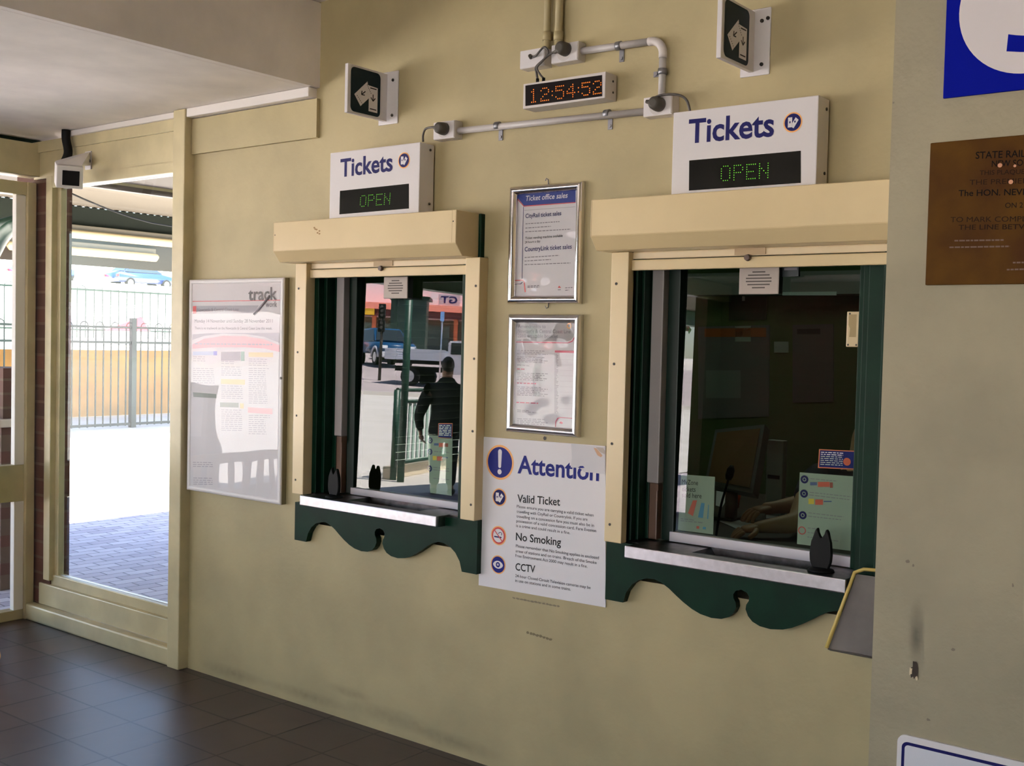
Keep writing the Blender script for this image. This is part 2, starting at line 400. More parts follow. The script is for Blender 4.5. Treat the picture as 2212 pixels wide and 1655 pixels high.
def smear_mat(name, c, dens):
    m = bpy.data.materials.new(name); m.use_nodes = True; n = m.node_tree.nodes; l = m.node_tree.links; p = n['Principled BSDF']
    p.inputs['Base Color'].default_value = rgb(*c); p.inputs['Roughness'].default_value = .8
    tc = n.new('ShaderNodeTexCoord'); mp = n.new('ShaderNodeMapping'); mp.inputs['Location'].default_value = (-1, 0, -1); mp.inputs['Scale'].default_value = (2, 0, 2)
    l.new(tc.outputs['Generated'], mp.inputs[0]); g = n.new('ShaderNodeTexGradient'); g.gradient_type = 'SPHERICAL'; l.new(mp.outputs[0], g.inputs[0])
    ns = n.new('ShaderNodeTexNoise'); ns.inputs['Scale'].default_value = 30; ns.inputs['Detail'].default_value = 5; l.new(tc.outputs['Object'], ns.inputs['Vector'])
    mu = n.new('ShaderNodeMath'); mu.operation = 'MULTIPLY'; l.new(g.outputs['Fac'], mu.inputs[0]); l.new(ns.outputs['Fac'], mu.inputs[1])
    m2 = n.new('ShaderNodeMath'); m2.operation = 'MULTIPLY'; m2.use_clamp = True; l.new(mu.outputs[0], m2.inputs[0]); m2.inputs[1].default_value = dens
    l.new(m2.outputs[0], p.inputs['Alpha']); return m
SM = smear_mat('scuff_smear', (104, 97, 80), .38)
for x, w_, h_, zc in ((-4.1, .5, .07, .045), (-3.6, .6, .06, .05), (-3.1, .55, .09, .07), (-2.75, .5, .07, .05), (-3.35, .3, .05, .12)): smear(x-w_/2, x+w_/2, zc-h_/2, zc+h_/2, -.0012-.0001*x*-1, 'skirting_smear', SM, wall)
PF = -.3212
blot([(1975, 1450, .011, .026)], PF-.001, 'plaster_hole', SCUFFD, pil, 5, 16)
blot([(1967, 1450, .005, .012), (1980, 1466, .004, .009)], PF-.0014, 'plaster_chip', SCUFFL, pil, 8)
a_ = wp(1979, 1375, -.3212); smear(a_.x-.022, a_.x+.022, a_.z-.09, a_.z+.11, -.3216, 'rub_mark', smear_mat('rub_smear', (98, 92, 82), .75), pil)
blot([(1961, 1213, .006, .006), (1973, 1222, .004, .004), (2059, 1403, .006, .004), (2006, 1555, .007, .004), (2188, 1265, .003, .006), (1930, 222, .003, .003)], PF, 'fleck', mat('scuff_pill2', (120, 110, 98), .7), pil, 10)
# ceiling flaking
b = BM(); rnd = random.Random(4)
for k in range(26):
    x = rnd.uniform(-5.6, -4.1); y = rnd.uniform(-3.0, -1.6); L = rnd.uniform(.02, .06); a = rnd.uniform(.3, .9)
    ngon(b, [(x, y, 2.6455), (x+.012, y+.01, 2.6455), (x+L*math.cos(a)+.01, y+L*math.sin(a), 2.6455), (x+L*math.cos(a), y+L*math.sin(a)+.006, 2.6455)][::-1])
flat('flaking_patch', b, mat('flake_brown', (196, 178, 152), .8), bpy.data.objects['ceiling'])
# ------------------------------------------------------------------ ticket windows
GP = glass_mat('office_glass', (.72, .80, .74), 1.62)
BARX = [(-3.575, -2.805), (-1.965, -1.208)]
SIDE = ['left ticket window', 'right ticket window']
def roller_shutter(i, x0, x1, railL, railR, knob, label):
    t = thing('roller_shutter', label, 'shutter', ((x0+x1)/2, 0, .93), 'roller shutters over the ticket windows')
    b = BM(); prof = [(0, 2.072), (-.15, 2.072), (-.15, 1.952), (-.112, 1.907), (0, 1.907)]
    extr(b, [(x0, y, z) for y, z in prof], (x1-x0, 0, 0)); bmesh.ops.bevel(b, geom=[e for e in b.edges], offset=.002, segments=1, affect='EDGES')
    obj('shutter_box', b, CREAM, t)
    b = BM()
    for xx in (x0+.004, x1-.02):
        ngon(b, [(xx, -.1505, 1.953), (xx+.0012, -.1505, 1.953), (xx+.0012, -.1505, 2.071), (xx, -.1505, 2.071)])
    flat('end_cap_seam', b, mat('seam_brown', (150, 124, 84), .6), t)
    for a, c in (railL, railR):
        b = BM(); box(b, a, c, -.05, -.0, .925, 1.906, .003); r = obj('side_rail', b, CREAM, t)
        for z in (1.80, 1.53, 1.26, .985):
            b = BM(); cyl(b, ((a+c)/2-.012 if c < (x0+x1)/2 else (a+c)/2+.018, -.0505, z), (0, -1, 0), .0048, .0012, 10); obj('screw', b, DARK, r)
    b = BM(); box(b, railL[1], railR[0], -.030, -.008, 1.845, 1.880, .003); obj('bottom_bar', b, CREAM, t)
    b = BM(); box(b, railL[1], railR[0], -.024, -.006, 1.883, 1.907, .004); obj('shutter_slat', b, mat('slat_pale', (232, 214, 180), .25), t)
    k = wp(*knob, -.03); b = BM(); tube(b, [(k.x, -.030, k.z), (k.x, -.034, k.z), (k.x, -.044, k.z)], [.0085, .011, .009], 16); obj('lock_knob', b, mat('knob_brown', (84, 62, 52), .4), t)
    xm = k.x+.005; b = BM(); box(b, xm-.055, xm+.05, -.0275, -.0245, 1.886, 1.908); obj('tape_patch', b, mat('tape_tan', (205, 178, 124) if i else (176, 152, 118), .6), t)
    return t
s1 = roller_shutter(0, -3.692, -2.678, (-3.662, -3.594), (-2.714, -2.645), (825, 580), 'cream roller shutter rolled up over the left ticket window, scratched mark on its box')
s2 = roller_shutter(1, -2.09, -1.041, (-2.068, -2.000), (-1.112, -1.044), (1617, 557), 'cream roller shutter rolled up over the right ticket window, tan tape under its box')
b = BM()
for k, (px, py) in enumerate([(679, 492), (684, 496), (690, 499), (686, 503), (681, 495), (690, 505)]):
    c = wp(px, py, -.1506); disc(b, c, .006, .0035, 7)
flat('scratch_mark', b, mat('scratch_brown', (150, 118, 78), .7), s1)
b = BM()
for px, py in ((594, 508), (979, 478), (1026, 491), (1033, 492), (1026, 507), (1033, 509)):
    pass
for px, py in ((594, 508), (979, 478)):
    c = wp(px, py, -.1506); disc(b, c, .003, seg=8)
flat('rivet', b, DARK, s1)
for i in (0, 1):
    x0, x1 = OX[i]; sd_ = SIDE[i]
    t = thing('ticket_window', 'dark green framed glass %s, %s' % (sd_, 'street reflected in its pane' if i == 0 else 'dim office and sticker behind its pane'), 'window', ((x0+x1)/2, .1, .93), 'ticket windows')
    gx0 = (-3.444, -1.886)[i]; gx1 = (-2.80, -1.20)[i]
    # surround and stepped jambs
    b = BM(); box(b, x0-.02, x0+.02, -.02, .02, .80, 1.92, .003); box(b, x1-.05, x1+(.034 if i == 0 else .04), -.022, .03, .80, 2.07 if i == 0 else 1.92, .003); box(b, x0-.02, x1+.02, -.006, .02, 1.86, 1.93)
    obj('surround', b, GREEN, t)
    b = BM()
    k_ = (1, .55)[i]
    for a, c, y0, y1 in ((x0, x0+.05*k_, .0, .05), (x0, x0+.068*k_, .03, .09), (x0, x0+.09*k_, .075, .15)):
        box(b, a, c, y0, y1, .93, 1.90, .003)
    j_ = (0, .03)[i]
    for a, c, y0, y1 in ((x1-.075-j_, x1, .01, .05), (x1-.10-j_, x1, .035, .09), (x1-.125-j_, x1, .07, .15)):
        box(b, a, c, y0, y1, .93, 1.90, .003)
    obj('jamb_moulding', b, GREEN, t)
    b = BM(); box(b, gx0-.045-.0, gx0, .10, .15, .93, 1.90, .003); box(b, gx1, gx1+.05, .10, .15, .93, 1.90, .003); box(b, gx0-.04, gx1+.04, .10, .15, 1.86, 1.93); obj('pane_frame', b, GREEN2, t)
    b = BM(); box(b, gx0-.092, gx0-.047, .07, .11, 1.905, (1.175, 1.125)[i], .004); obj('grey_channel', b, mat('channel_grey', (150, 144, 146), .4), t)
    b = BM(); box(b, gx0-.086, gx0-.053, .078, .11, .93, (1.175, 1.125)[i], .004); box(b, gx0-.056, gx0-.046, .07, .1, (1.15, 1.10)[i], (1.172, 1.122)[i]); obj('brown_channel', b, mat('channel_brown', (104, 78, 64), .4), t)
    b = BM(); box(b, gx0-.02, gx1+.02, .118, .126, .94, 1.9); TILT = math.radians(1.2)
    for v in b.verts: v.co.y += (v.co.z-1.4)*math.tan(TILT)
    obj('glass_pane', b, GP, t)
    b = BM(); box(b, gx0-.012, gx1+.02, .095, .135, .929, (.958, .962)[i], .002); obj('sill_channel', b, mat('white_channel', (208, 204, 214), .35), t)
    # counter
    t = thing('ticket_counter', 'steel edged counter with scalloped dark green apron below the %s' % sd_, 'counter', ((x0+x1)/2, 0, .7), 'ticket counters')
    bx0, bx1 = BARX[i]; tx0, tx1 = (bx0+bx1)/2-.16, (bx0+bx1)/2+.24; zc = .926
    b = BM(); z0 = .895
    for a, c, y0, y1 in ((bx0+.004, tx0, -.072, .13), (tx1, bx1-.004, -.072, .13), (tx0, tx1, -.072, -.02), (tx0, tx1, .11, .13), (x0, bx0+.004, .0, .13), (bx1-.004, x1, .0, .13)):
        box(b, a, c, y0, y1, z0, zc)
    obj('counter_top', b, STEELD, t)
    b = BM(); box(b, bx0, bx1, -.083, -.070, .886, zc+.002, .004); obj('front_edge', b, STEEL, t)
    b = BM(); box(b, bx1-.012, bx1, -.07, -.03, .886, zc-.002); obj('edge_return', b, STEELD, t)
    b = BM(); ztr = .885
    ngon(b, [(tx0+.03, -.02, ztr), (tx1-.03, -.02, ztr), (tx1-.03, .11, ztr), (tx0+.03, .11, ztr)])
    ngon(b, [(tx0, -.02, zc), (tx0+.03, -.02, ztr), (tx0+.03, .11, ztr), (tx0, .11, zc)]); ngon(b, [(tx1, .11, zc), (tx1-.03, .11, ztr), (tx1-.03, -.02, ztr), (tx1, -.02, zc)])
    ngon(b, [(tx0, -.02, zc), (tx1, -.02, zc), (tx1-.03, -.02, ztr), (tx0+.03, -.02, ztr)])
    obj('money_tray', b, mat('tray_dark_steel', (60, 58, 56), .4, metal=.9), t)
    # scalloped apron: half outline from the outer end to the middle, mirrored
    ax0, ax1 = ((-3.664, -2.644), (-2.070, -1.055))[i]; Lw = ax1-ax0
    half = [(0, .722), (.071, .722), (.083, .760), (.105, .790), (.13, .808), (.16, .818), (.19, .820), (.218, .812), (.245, .797), (.272, .778), (.30, .760), (.33, .744), (.36, .733), (.40, .727), (.435, .730), (.46, .740), (.475, .755), (.484, .775), (.482, .790), (.474, .803), (.473, .816), (.481, .828), (.5, .834)]
    pts = [(ax0+Lw*u, -.03, v) for u, v in half]+[(ax1-Lw*u, -.03, v) for u, v in half[:-1][::-1]]
    pts += [(ax1, -.03, .925), (ax0, -.03, .885 if i == 0 else .925)]
    b = BM(); extr(b, pts, (0, .028, 0)); obj('scalloped_apron', b, GREEN, t)
# intercom speaker plates on the panes
def intercom(tl, br, label):
    Y = .085; x0 = wp(tl[0], (tl[1]+br[1])/2, Y).x; x1 = wp(br[0], (tl[1]+br[1])/2, Y).x; z1 = wp((tl[0]+br[0])/2, tl[1], Y).z; z0 = wp((tl[0]+br[0])/2, br[1], Y).z
    t = thing('speaker_plate', label, 'speaker', ((x0+x1)/2, .118, z0), 'intercom speakers on the glass')
    b = BM(); box(b, x0+.002, x1-.002, Y, .117, z0+.002, z1-.002, .004); obj('housing', b, mat('housing_black', (36, 36, 36), .5), t)
    b = BM(); box(b, x0, x1, Y-.006, Y, z0, z1, .003); obj('face_plate', b, mat('plate_beige', (172, 160, 152), .45), t)
    b = BM(); h = (z1-z0); wd = x1-x0; xm = (x0+x1)/2
    for k, q in enumerate((.16, .28, .32, .32, .27, .16)):
        z = z0+h*(.22+.115*k); box(b, xm-wd*q, xm+wd*q, Y-.0066, Y-.0058, z, z+h*.045)
    obj('speaker_slot', b, mat('slot_grey', (74, 66, 62), .6), t)
    return t
intercom((831, 598), (882, 645), 'square beige intercom speaker with slots on the left ticket window')
intercom((1598, 577), (1684, 636), 'wide beige intercom speaker with slots on the right ticket window')
# leaf-shaped stick holders
def stick_holder(px, py, label, hs=1.0, tilt=0):
    p = wp(px, py, -.01 if tilt == 0 else .05); p.z = .927
    t = thing('walking_stick_holder', label, 'holder', p, 'rubber holders on the counters')
    out = [(-.022, .0), (-.034, .025), (-.036, .05), (-.030, .085), (-.020, .118), (-.013, .128), (-.010, .118), (-.008, .100), (0, .092), (.008, .100), (.011, .116), (.015, .126), (.022, .117), (.029, .085), (.034, .05), (.032, .025), (.022, .0)]
    b = BM(); extr(b, [(p.x+a*hs, p.y-.008+tilt*z, p.z+z*hs+.004) for a, z in out], (0, .016, 0)); bmesh.ops.bevel(b, geom=[e for e in b.edges], offset=.003, segments=1, affect='EDGES'); obj('forked_blade', b, RUBBER, t)
    b = BM(); tube(b, [(p.x, p.y, p.z), (p.x, p.y, p.z+.006), (p.x, p.y, p.z+.012)], [.04*hs, .038*hs, .02*hs], 24); obj('round_base', b, RUBBER, t)
stick_holder(1774, 1208, 'black forked rubber stick holder standing on the right ticket counter')
stick_holder(722, 1078, 'black forked rubber stick holder in the left corner of the left ticket counter', .95, .0)
# sliding-latch plate on the right pane
tl, br = wp(1828, 673, .1), wp(1856, 750, .1)
t = thing('pull_handle', 'beige recessed pull plate screwed to the right ticket window', 'handle', (tl.x, .118, br.z))
b = BM(); box(b, tl.x, br.x, .106, .118, br.z, tl.z, .003); obj('handle_plate', b, CREAM, t)
b = BM(); w_ = br.x-tl.x; h_ = tl.z-br.z; ngon(b, [(tl.x+w_*.22, .1055, br.z+h_*.28), (br.x-w_*.3, .1055, br.z+h_*.28), (br.x-w_*.3, .1055, tl.z-h_*.08), (tl.x+w_*.16, .1055, tl.z-h_*.08), (tl.x+w_*.16, .1055, br.z+h_*.62), (tl.x+w_*.26, .1055, br.z+h_*.52)])
flat('finger_recess', b, mat('recess_tan', (160, 138, 92), .5), t)
b = BM()
for u, v in ((.16, .06), (.74, .06), (.22, .94)): disc(b, (tl.x+w_*u, .1052, br.z+h_*v), .0032, seg=8)
flat('screw', b, DARK, t)
# ------------------------------------------------------------------ lit ticket signs
def z5(x, y): return (580+x/3.94, 280+y/3.94)
def z7(x, y): return (1400+x/3.941, 180+y/3.941)
def ticket_icon(parent, c, rx, rz, Y, ringw=.14):
    b = BM(); disc(b, (c.x, Y, c.z), rx, rz, 32); flat('emblem_ring', b, ORANGE, parent)
    b = BM(); disc(b, (c.x, Y-.0006, c.z), rx*.86, rz*.86, 32); flat('emblem_disc', b, NAVY, parent)
    b = BM()
    def q(pts): ngon(b, [(c.x+u*rx, Y-.0012, c.z+v*rz) for u, v in pts])
    q([(-.5, -.48), (-.06, -.48), (-.06, .5), (-.5, .5)]); q([(-.05, -.5), (.12, -.6), (.62, .18), (.3, .46), (-.05, -.1)])
    flat('emblem_tickets', b, PAPER, parent)
    b = BM()
    for (x, y) in ((-.28, 0), (.24, .02)): ngon(b, [(c.x+(x-.03)*rx, Y-.0016, c.z+(y-.1)*rz), (c.x+(x+.03)*rx, Y-.0016, c.z+(y-.1)*rz), (c.x+(x+.09)*rx, Y-.0016, c.z+(y+.05)*rz), (c.x+x*rx, Y-.0016, c.z+(y+.16)*rz), (c.x+(x-.09)*rx, Y-.0016, c.z+(y+.05)*rz)])
    flat('emblem_arrows', b, NAVY, parent)
def ticket_sign(x0, x1, z0, z1, label, zz, tk, capp, icon, scr, dt, screws):
    Yf = -.088
    t = thing('ticket_sign', label, 'sign', ((x0+x1)/2, 0, z0), 'lit ticket signs')
    b = BM(); box(b, x0, x1, Yf, -.006, z0, z1, .003); obj('sign_casing', b, WHITE, t)
    b = BM(); text(b, 'Tickets', zz(*tk[0]), zz(*tk[1]), capp, Yf-.0008, .022); flat('sign_lettering', b, NAVY, t)
    (ix, iy), rr = icon; c = wp(*zz(ix, iy), Yf-.0008); ticket_icon(t, c, rr, rr, Yf-.0008)
    b = BM(); poly(b, [zz(*p) for p in scr], Yf-.0006)
    d = flat('message_display', b, SCREEN, t)
    b = BM(); dots(b, 'OPEN', zz(*dt[0]), zz(*dt[1]), zz(*dt[2]), Yf-.0016, .0015); flat('lit_letters', b, LEDG, d)
    b = BM()
    for z in screws: cyl(b, (x1, -.03, z), (1, 0, 0), .005, .003, 8)
    obj('side_screw', b, GREYP, t)
ticket_sign(-3.418, -2.922, 2.074, 2.347, 'smaller-looking white Tickets OPEN sign above the left ticket window', z5, ((610, 402), (1055, 348)), 34, ((1153, 262), .031),
            [(603, 722), (1195, 672), (1195, 460), (608, 522)], ((785, 565), (1035, 542), (780, 655)), (2.325, 2.12))
ticket_sign(-1.823, -1.337, 2.074, 2.341, 'white Tickets OPEN sign beside the pillar above the right ticket window', z7, ((342, 507), (1070, 445)), 45, ((1232, 332), .030),
            [(347, 914), (1300, 848), (1300, 574), (350, 657)], ((625, 708), (1022, 680), (622, 830)), (2.31, 2.12))
# ------------------------------------------------------------------ clock, sockets, conduit
def boxpx(xl, yt, yb, xr, Yf, Yb):
    a = wp(xl, yt, Yf); c = wp(xl, yb, Yf); zm = (a.z+c.z)/2
    return a.x, Xat(xr, Yf, zm), Yf, Yb, c.z, a.z
t = thing('led_clock', 'white cased wall clock with orange dots reading 12:54:52', 'clock', wp(1220, 230, 0))
B_ = boxpx(1130.5, 181.5, 235.5, 1307.5, -.075, -.004); b = BM(); box(b, *B_, .003); obj('clock_casing', b, PLAST, t)
def z8(x, y): return (900+x/3.568, y/3.568)
b = BM(); poly(b, [z8(838, 818), (z8(1430, 742)), z8(1430, 578), z8(838, 660)], -.0757); fc = flat('clock_face', b, mat('clock_black', (14, 8, 11), .3, spec=.2), t)
b = BM(); dots(b, '12:54:52', z8(872, 695), z8(1420, 622), z8(872, 790), -.0764, .0019); flat('lit_digits', b, LEDO, fc)
b = BM(); cyl(b, wp(1324, 176, -.03)+Vector((0, 0, 0)), (1, 0, 0), .004, .002, 8); cyl(b, wp(1324, 200, -.03), (1, 0, 0), .004, .002, 8); obj('side_screw', b, GREYP, t)
b = BM(); p = B_
for px in (1161, 1174):
    x = Xat(px, -.05, p[5]); cyl(b, (x, -.05, p[5]), (0, 0, 1), .006, .018, 10)
obj('cable_gland', b, RUBBER, t)
cl_top = [(Xat(px, -.05, p[5]), -.05, p[5]+.016) for px in (1161, 1174)]
def outlet(xl, yt, yb, xr, name, label, kind):
    t = thing(name, label, 'socket' if name == 'power_socket' else 'box', wp((xl+xr)/2, yb, 0), 'white electrical boxes on the wall')
    b = BM(); box(b, *boxpx(xl, yt, yb, xr, -.046, 0), .003); obj('box_body', b, PLAST, t)
    q = boxpx(xl, yt, yb, xr, -.046, 0); b = BM(); box(b, q[0]+.002, q[1]-.002, -.049, -.0455, q[4]+.002, q[5]-.002, .0015); obj('cover_plate', b, WHITE, t)
    if kind:
        b = BM(); disc(b, ((q[0]+q[1])/2, -.0495, (q[4]+q[5])/2), .03, seg=24); flat('socket_face', b, PLAST, t)
    return q
q1 = outlet(937, 265, 303, 982.5, 'power_socket', 'white power socket at the left end of the lower conduit', 1)
q2 = outlet(1124, 110.5, 150, 1176.5, 'junction_box', 'white blank cable box just left of the upper socket', 0)
q3 = outlet(1191.5, 98, 138.5, 1249, 'power_socket', 'white power socket above the clock, at the foot of the painted pipes', 1)
q4 = outlet(1390.5, 211.5, 253.5, 1452, 'power_socket', 'white power socket left of the right Tickets sign', 1)
def plug(px, py, path, label, r=.024, dirx=-1):
    c = wp(px, py, -.05); t = thing('power_plug', label, 'plug', c, 'plugs and cords')
    b = BM(); tube(b, [(c.x, -.0495, c.z), (c.x, -.062, c.z), (c.x, -.086, c.z), (c.x, -.092, c.z)], [r, r, r*.86, r*.5], 20); obj('plug_body', b, GREYP, t)
    P = [wp(a, d, y) for a, d, y in path]
    b = BM(); d = (P[0]-Vector((c.x, -.074, c.z))).normalized(); tube(b, [Vector((c.x, -.074, c.z))+d*r*.4, Vector((c.x, -.074, c.z))+d*(r+.012)], [.010, .006], 10); obj('cord_grip', b, GREYP, t)
    b = BM(); tube(b, smooth_path([Vector((c.x, -.074, c.z))+d*r*.8]+P, 6), .0042, 8); obj('power_cord', b, mat('cord_grey', (70, 66, 64), .5), t)
plug(960, 279, [(932, 275, -.07), (919, 279, -.05), (914, 292, -.03), (914, 306, -.03)], 'dark grey plug and cord running down into the left Tickets sign')
plug(1222, 107, [(1203, 110, -.07), (1188, 117, -.066), (1172, 131, -.064), (1158, 145, -.06), (1159, 158, -.055), (1161, 172, -.05)], 'dark grey plug above the clock with its cord hanging to the clock')
plug(1424, 226, [(1410, 222, -.074), (1416, 210, -.075), (1440, 204, -.07), (1468, 206, -.06), (1484, 218, -.05), (1491, 244, -.045)], 'dark grey plug with its cord arching over to the right Tickets sign')
t = thing('data_cord', 'thin dark cord from the blank cable box looping down to the clock', 'cord', wp(1150, 124, -.05))
b = BM(); tube(b, smooth_path([wp(1148, 124, -.05), wp(1158, 120, -.062), wp(1168, 108, -.064), wp(1176, 101.5, -.066), wp(1183, 108, -.067), wp(1183, 117, -.067), wp(1172, 132, -.066), wp(1160, 146, -.063), wp(1166, 160, -.056), cl_top[1]], 6), .0036, 8); obj('cord', b, mat('cord_grey', (70, 66, 64), .5), t)
b = BM(); cyl(b, wp(1147, 124.5, -.049), (.4, -1, .3), .007, .014, 10); obj('cord_gland', b, GREYP, t)
def clip(t, a, py2, Y=-.022, down=True):
    b = BM(); c = wp(*a, Y)
    if down: tube(b, [(c.x-.010, Y, c.z), (c.x+.010, Y, c.z)], .0150, 14); box(b, c.x-.009, c.x+.009, -.004, -.001, c.z-.05, c.z); tube(b, [(c.x, -.002, c.z-.038), (c.x, -.008, c.z-.038)], .006, 10)
    else: tube(b, [(c.x, Y, c.z-.010), (c.x, Y, c.z+.010)], .0150, 14); box(b, c.x-.045, c.x, -.004, -.001, c.z-.009, c.z+.009); tube(b, [(c.x-.034, -.002, c.z), (c.x-.034, -.008, c.z)], .006, 10)
    obj('pipe_clip', b, ZINC, t)
t = thing('conduit_pipe', 'long grey conduit below the clock joining the two lower sockets', 'pipe', wp(1190, 262, 0), 'grey conduit runs')
za = (q1[4]+q1[5])/2-.004; zb_ = (q4[4]+q4[5])/2-.008
b = BM(); tube(b, [(q1[1]-.002, -.022, za), (q4[0]+.002, -.022, zb_)], .0122, 14); obj('pipe', b, PIPE, t)
clip(t, (1075, 272), 0); clip(t, (1312, 246), 0)
t = thing('conduit_pipe', 'bent grey conduit running right and down beside the clock', 'pipe', wp(1400, 95, 0), 'grey conduit runs')
zc_ = (q3[4]+q3[5])/2+.002; xe = wp(1431, 150, -.022).x; zt = wp(1415, 88, -.022).z
b = BM(); tube(b, [(q3[1]-.002, -.022, zc_), (xe-.045, -.022, zt)], .0122, 14); tube(b, [(xe, -.022, zt-.045), (xe, -.022, q4[5]-.002)], .0122, 14); obj('pipe', b, PIPE, t)
b = BM(); tube(b, [(xe-.055, -.022, zt)]+[(xe-.045+.045*math.sin(a), -.022, zt-.045+.045*math.cos(a)) for a in [k*math.pi/12 for k in range(7)]]+[(xe, -.022, zt-.06)], .0140, 14); obj('elbow', b, PLAST, t)
clip(t, (1337, 99), 0); clip(t, (1431, 155), 0, down=False)
for xx, rr, lab, zbot in ((1182.5, .0125, 'left one of two olive painted pipes dropping from the ceiling', q2[5]), (1207.5, .014, 'right one of two olive painted pipes, above the socket', q3[5])):
    x = wp(xx, 40, -.02).x; t = thing('painted_pipe', lab, 'pipe', (x, -.02, zbot), 'painted pipes from the ceiling')
    b = BM(); tube(b, [(x, -.02, zbot-.002), (x, -.02, 3.006)], rr, 14); obj('pipe', b, WALL, t)
    b = BM(); zz_ = wp(xx, 78, -.02).z; tube(b, [(x, -.02, zz_-.015), (x, -.02, zz_+.015)], rr+.003, 14); box(b, x-.03, x, -.006, -.001, zz_-.012, zz_+.012); obj('pipe_clip', b, WALL, t)
# ------------------------------------------------------------------ blade signs
DG = mat('blue_green_print', (7, 33, 42), .5, spec=.2)
def blade_sign(px_wall, ytop, ybot, px_front, fl, label, scr):
    X = wp(px_wall, (ytop+ybot)/2, 0).x; z1 = wp(px_wall, ytop, 0).z; z0 = wp(px_wall, ybot, 0).z
    zm = (z0+z1)/2; k = (px_front-CW/2)/CF; n = cR-cF*k; Yp = CAM.y-(n.x*(X-CAM.x)+n.z*(zm-CAM.z))/n.y
    t = thing('blade_sign', label, 'sign', (X, 0, z0), 'ticket symbol blade signs')
    b = BM(); box(b, X-.016, X, Yp, -.004, z0, z1, .002); obj('sign_blade', b, WHITE, t)
    xl = wp(fl[0], ybot, 0).x; xr = wp(fl[1], ybot, 0).x
    b = BM(); box(b, xl, xr, -.005, 0, z0-.012, z1+.008, .004); fl_ = obj('wall_flange', b, WHITE, t)
    W_ = -Yp; H_ = z1-z0; xx = X+.0008
    def P(u, v): return (xx, Yp*(1-u), z0+v*H_)     # u from the front edge to the wall
    def pp(b, pts, dx=0): ngon(b, [(P(u, v)[0]+dx, P(u, v)[1], P(u, v)[2]) for u, v in pts])
    b = BM(); R = .085; V = []
    u0, u1, v0, v1 = .07, .80, .045, .955; ry = R*W_/H_*1.0
    for (cu, cv, a0) in ((u1-R, v1-ry, 0), (u0+R, v1-ry, 90), (u0+R, v0+ry, 180), (u1-R, v0+ry, 270)):
        for q in range(6): a = math.radians(a0+18*q); V.append((cu+R*math.cos(a), cv+ry*math.sin(a)))
    pp(b, V); pn = flat('dark_panel', b, DG, t)
    b = BM(); pp(b, [(.51, .125), (.73, .125), (.73, .645), (.47, .66), (.51, .44)], .0006); pp(b, [(.155, .40), (.31, .185), (.53, .41), (.47, .73)], .0008)
    ngon  # two paper tickets
    flat('ticket_symbol', b, PAPER, pn)
    b = BM()
    def arrow(u, v, du, dv, s=.07):
        w_ = (-dv, du)
        for (a, c, e, f) in ((u-du*s, v-dv*s, u+du*s, v+dv*s), (u+du*s, v+dv*s, u+w_[0]*s*.8, v+w_[1]*s*.8), (u+du*s, v+dv*s, u-w_[0]*s*.8, v-w_[1]*s*.8)):
            d = Vector((e-a, f-c)); L = d.length; nn = Vector((-d.y, d.x))/L*.011
            pp(b, [(a-nn.x, c-nn.y), (e-nn.x, f-nn.y), (e+nn.x, f+nn.y), (a+nn.x, c+nn.y)], .0012)
    arrow(.615, .42, 0, -1); arrow(.375, .47, -.7, -.6)
    for k in range(6):
        for (a, c, da, dc) in ((.215, .385, .026, -.030), (.455, .655, .019, -.030)): u = a+da*k; v = c+dc*k; pp(b, [(u, v), (u+.012, v-.012), (u+.022, v), (u+.010, v+.012)], .0012)
    for v in (.17, .60): pp(b, [(.54, v), (.70, v), (.70, v+.022), (.54, v+.022)], .0012)
    flat('symbol_print', b, INK, pn)
    b = BM()
    for px, py in scr:
        c = wp(px, py, -.006); cyl(b, (c.x, -.0045, c.z), (0, -1, 0), .006, .004, 10)
    obj('flange_screw', b, DARK, fl_)
blade_sign(838, 161, 263, 751, (819, 860.5), 'ticket symbol blade sign on the left, above the smaller-looking Tickets sign', ((849, 173), (847, 249)))
blade_sign(1631, 27, 156.5, 1559, (1600, 1663), 'ticket symbol blade sign on the right, cut by the top of the view', ((1646, 45), (1645, 139), (1659, 39)))
# ------------------------------------------------------------------ wire-hung framed notices
GLAZE = glass_mat('wrinkled_film', (.97, .97, .97), 1.36, .02, .9, 7)
def frame_prof(b, x0, x1, z0, z1, wd, dp, Yb=0):
    prof = [(0, 0), (0, -.45), (.12, -.8), (.4, -1), (.7, -.85), (.95, -.5), (1, -.25), (1, 0)]
    for side in range(4):
        rows = []
        for (u, v) in prof:
            i = u*wd; y = Yb+v*dp
            L = [((x0+i, z0+i), (x1-i, z0+i)), ((x1-i, z0+i), (x1-i, z1-i)), ((x1-i, z1-i), (x0+i, z1-i)), ((x0+i, z1-i), (x0+i, z0+i))][side]
            rows.append([b.verts.new((L[0][0], y, L[0][1])), b.verts.new((L[1][0], y, L[1][1]))])
        for r, s in zip(rows, rows[1:]): f = b.faces.new((r[0], r[1], s[1], s[0])); f.smooth = True
def f1(x, y): return (1040+x/5.338, 370+y/5.338)
def f2(x, y): return (1040+x/5.515, 660+y/5.515)
t = thing('framed_notice', 'chrome framed ticket office sales notice with a blue heading', 'notice', wp(1178, 657, 0), 'framed notices between the windows')
x0, x1 = wp(1098.5, 530, -.018).x, Xat(1256, -.018, 1.95); z1, z0 = wp(1101, 404, -.018).z, wp(1097, 656.5, -.018).z
b = BM(); frame_prof(b, x0, x1, z0, z1, .030, .028); obj('snap_frame', b, CHROME, t)
b = BM(); box(b, x0+.02, x1-.02, -.006, -.001, z0+.02, z1-.02); obj('notice_sheet', b, PAPER, t)
Y = -.0068
b = BM(); poly(b, [f1(*p) for p in ((385, 250), (1085, 178), (1085, 355), (490, 397), (385, 268))], Y); flat('blue_heading', b, mat('heading_blue', (22, 48, 130), .5, spec=.25), t)
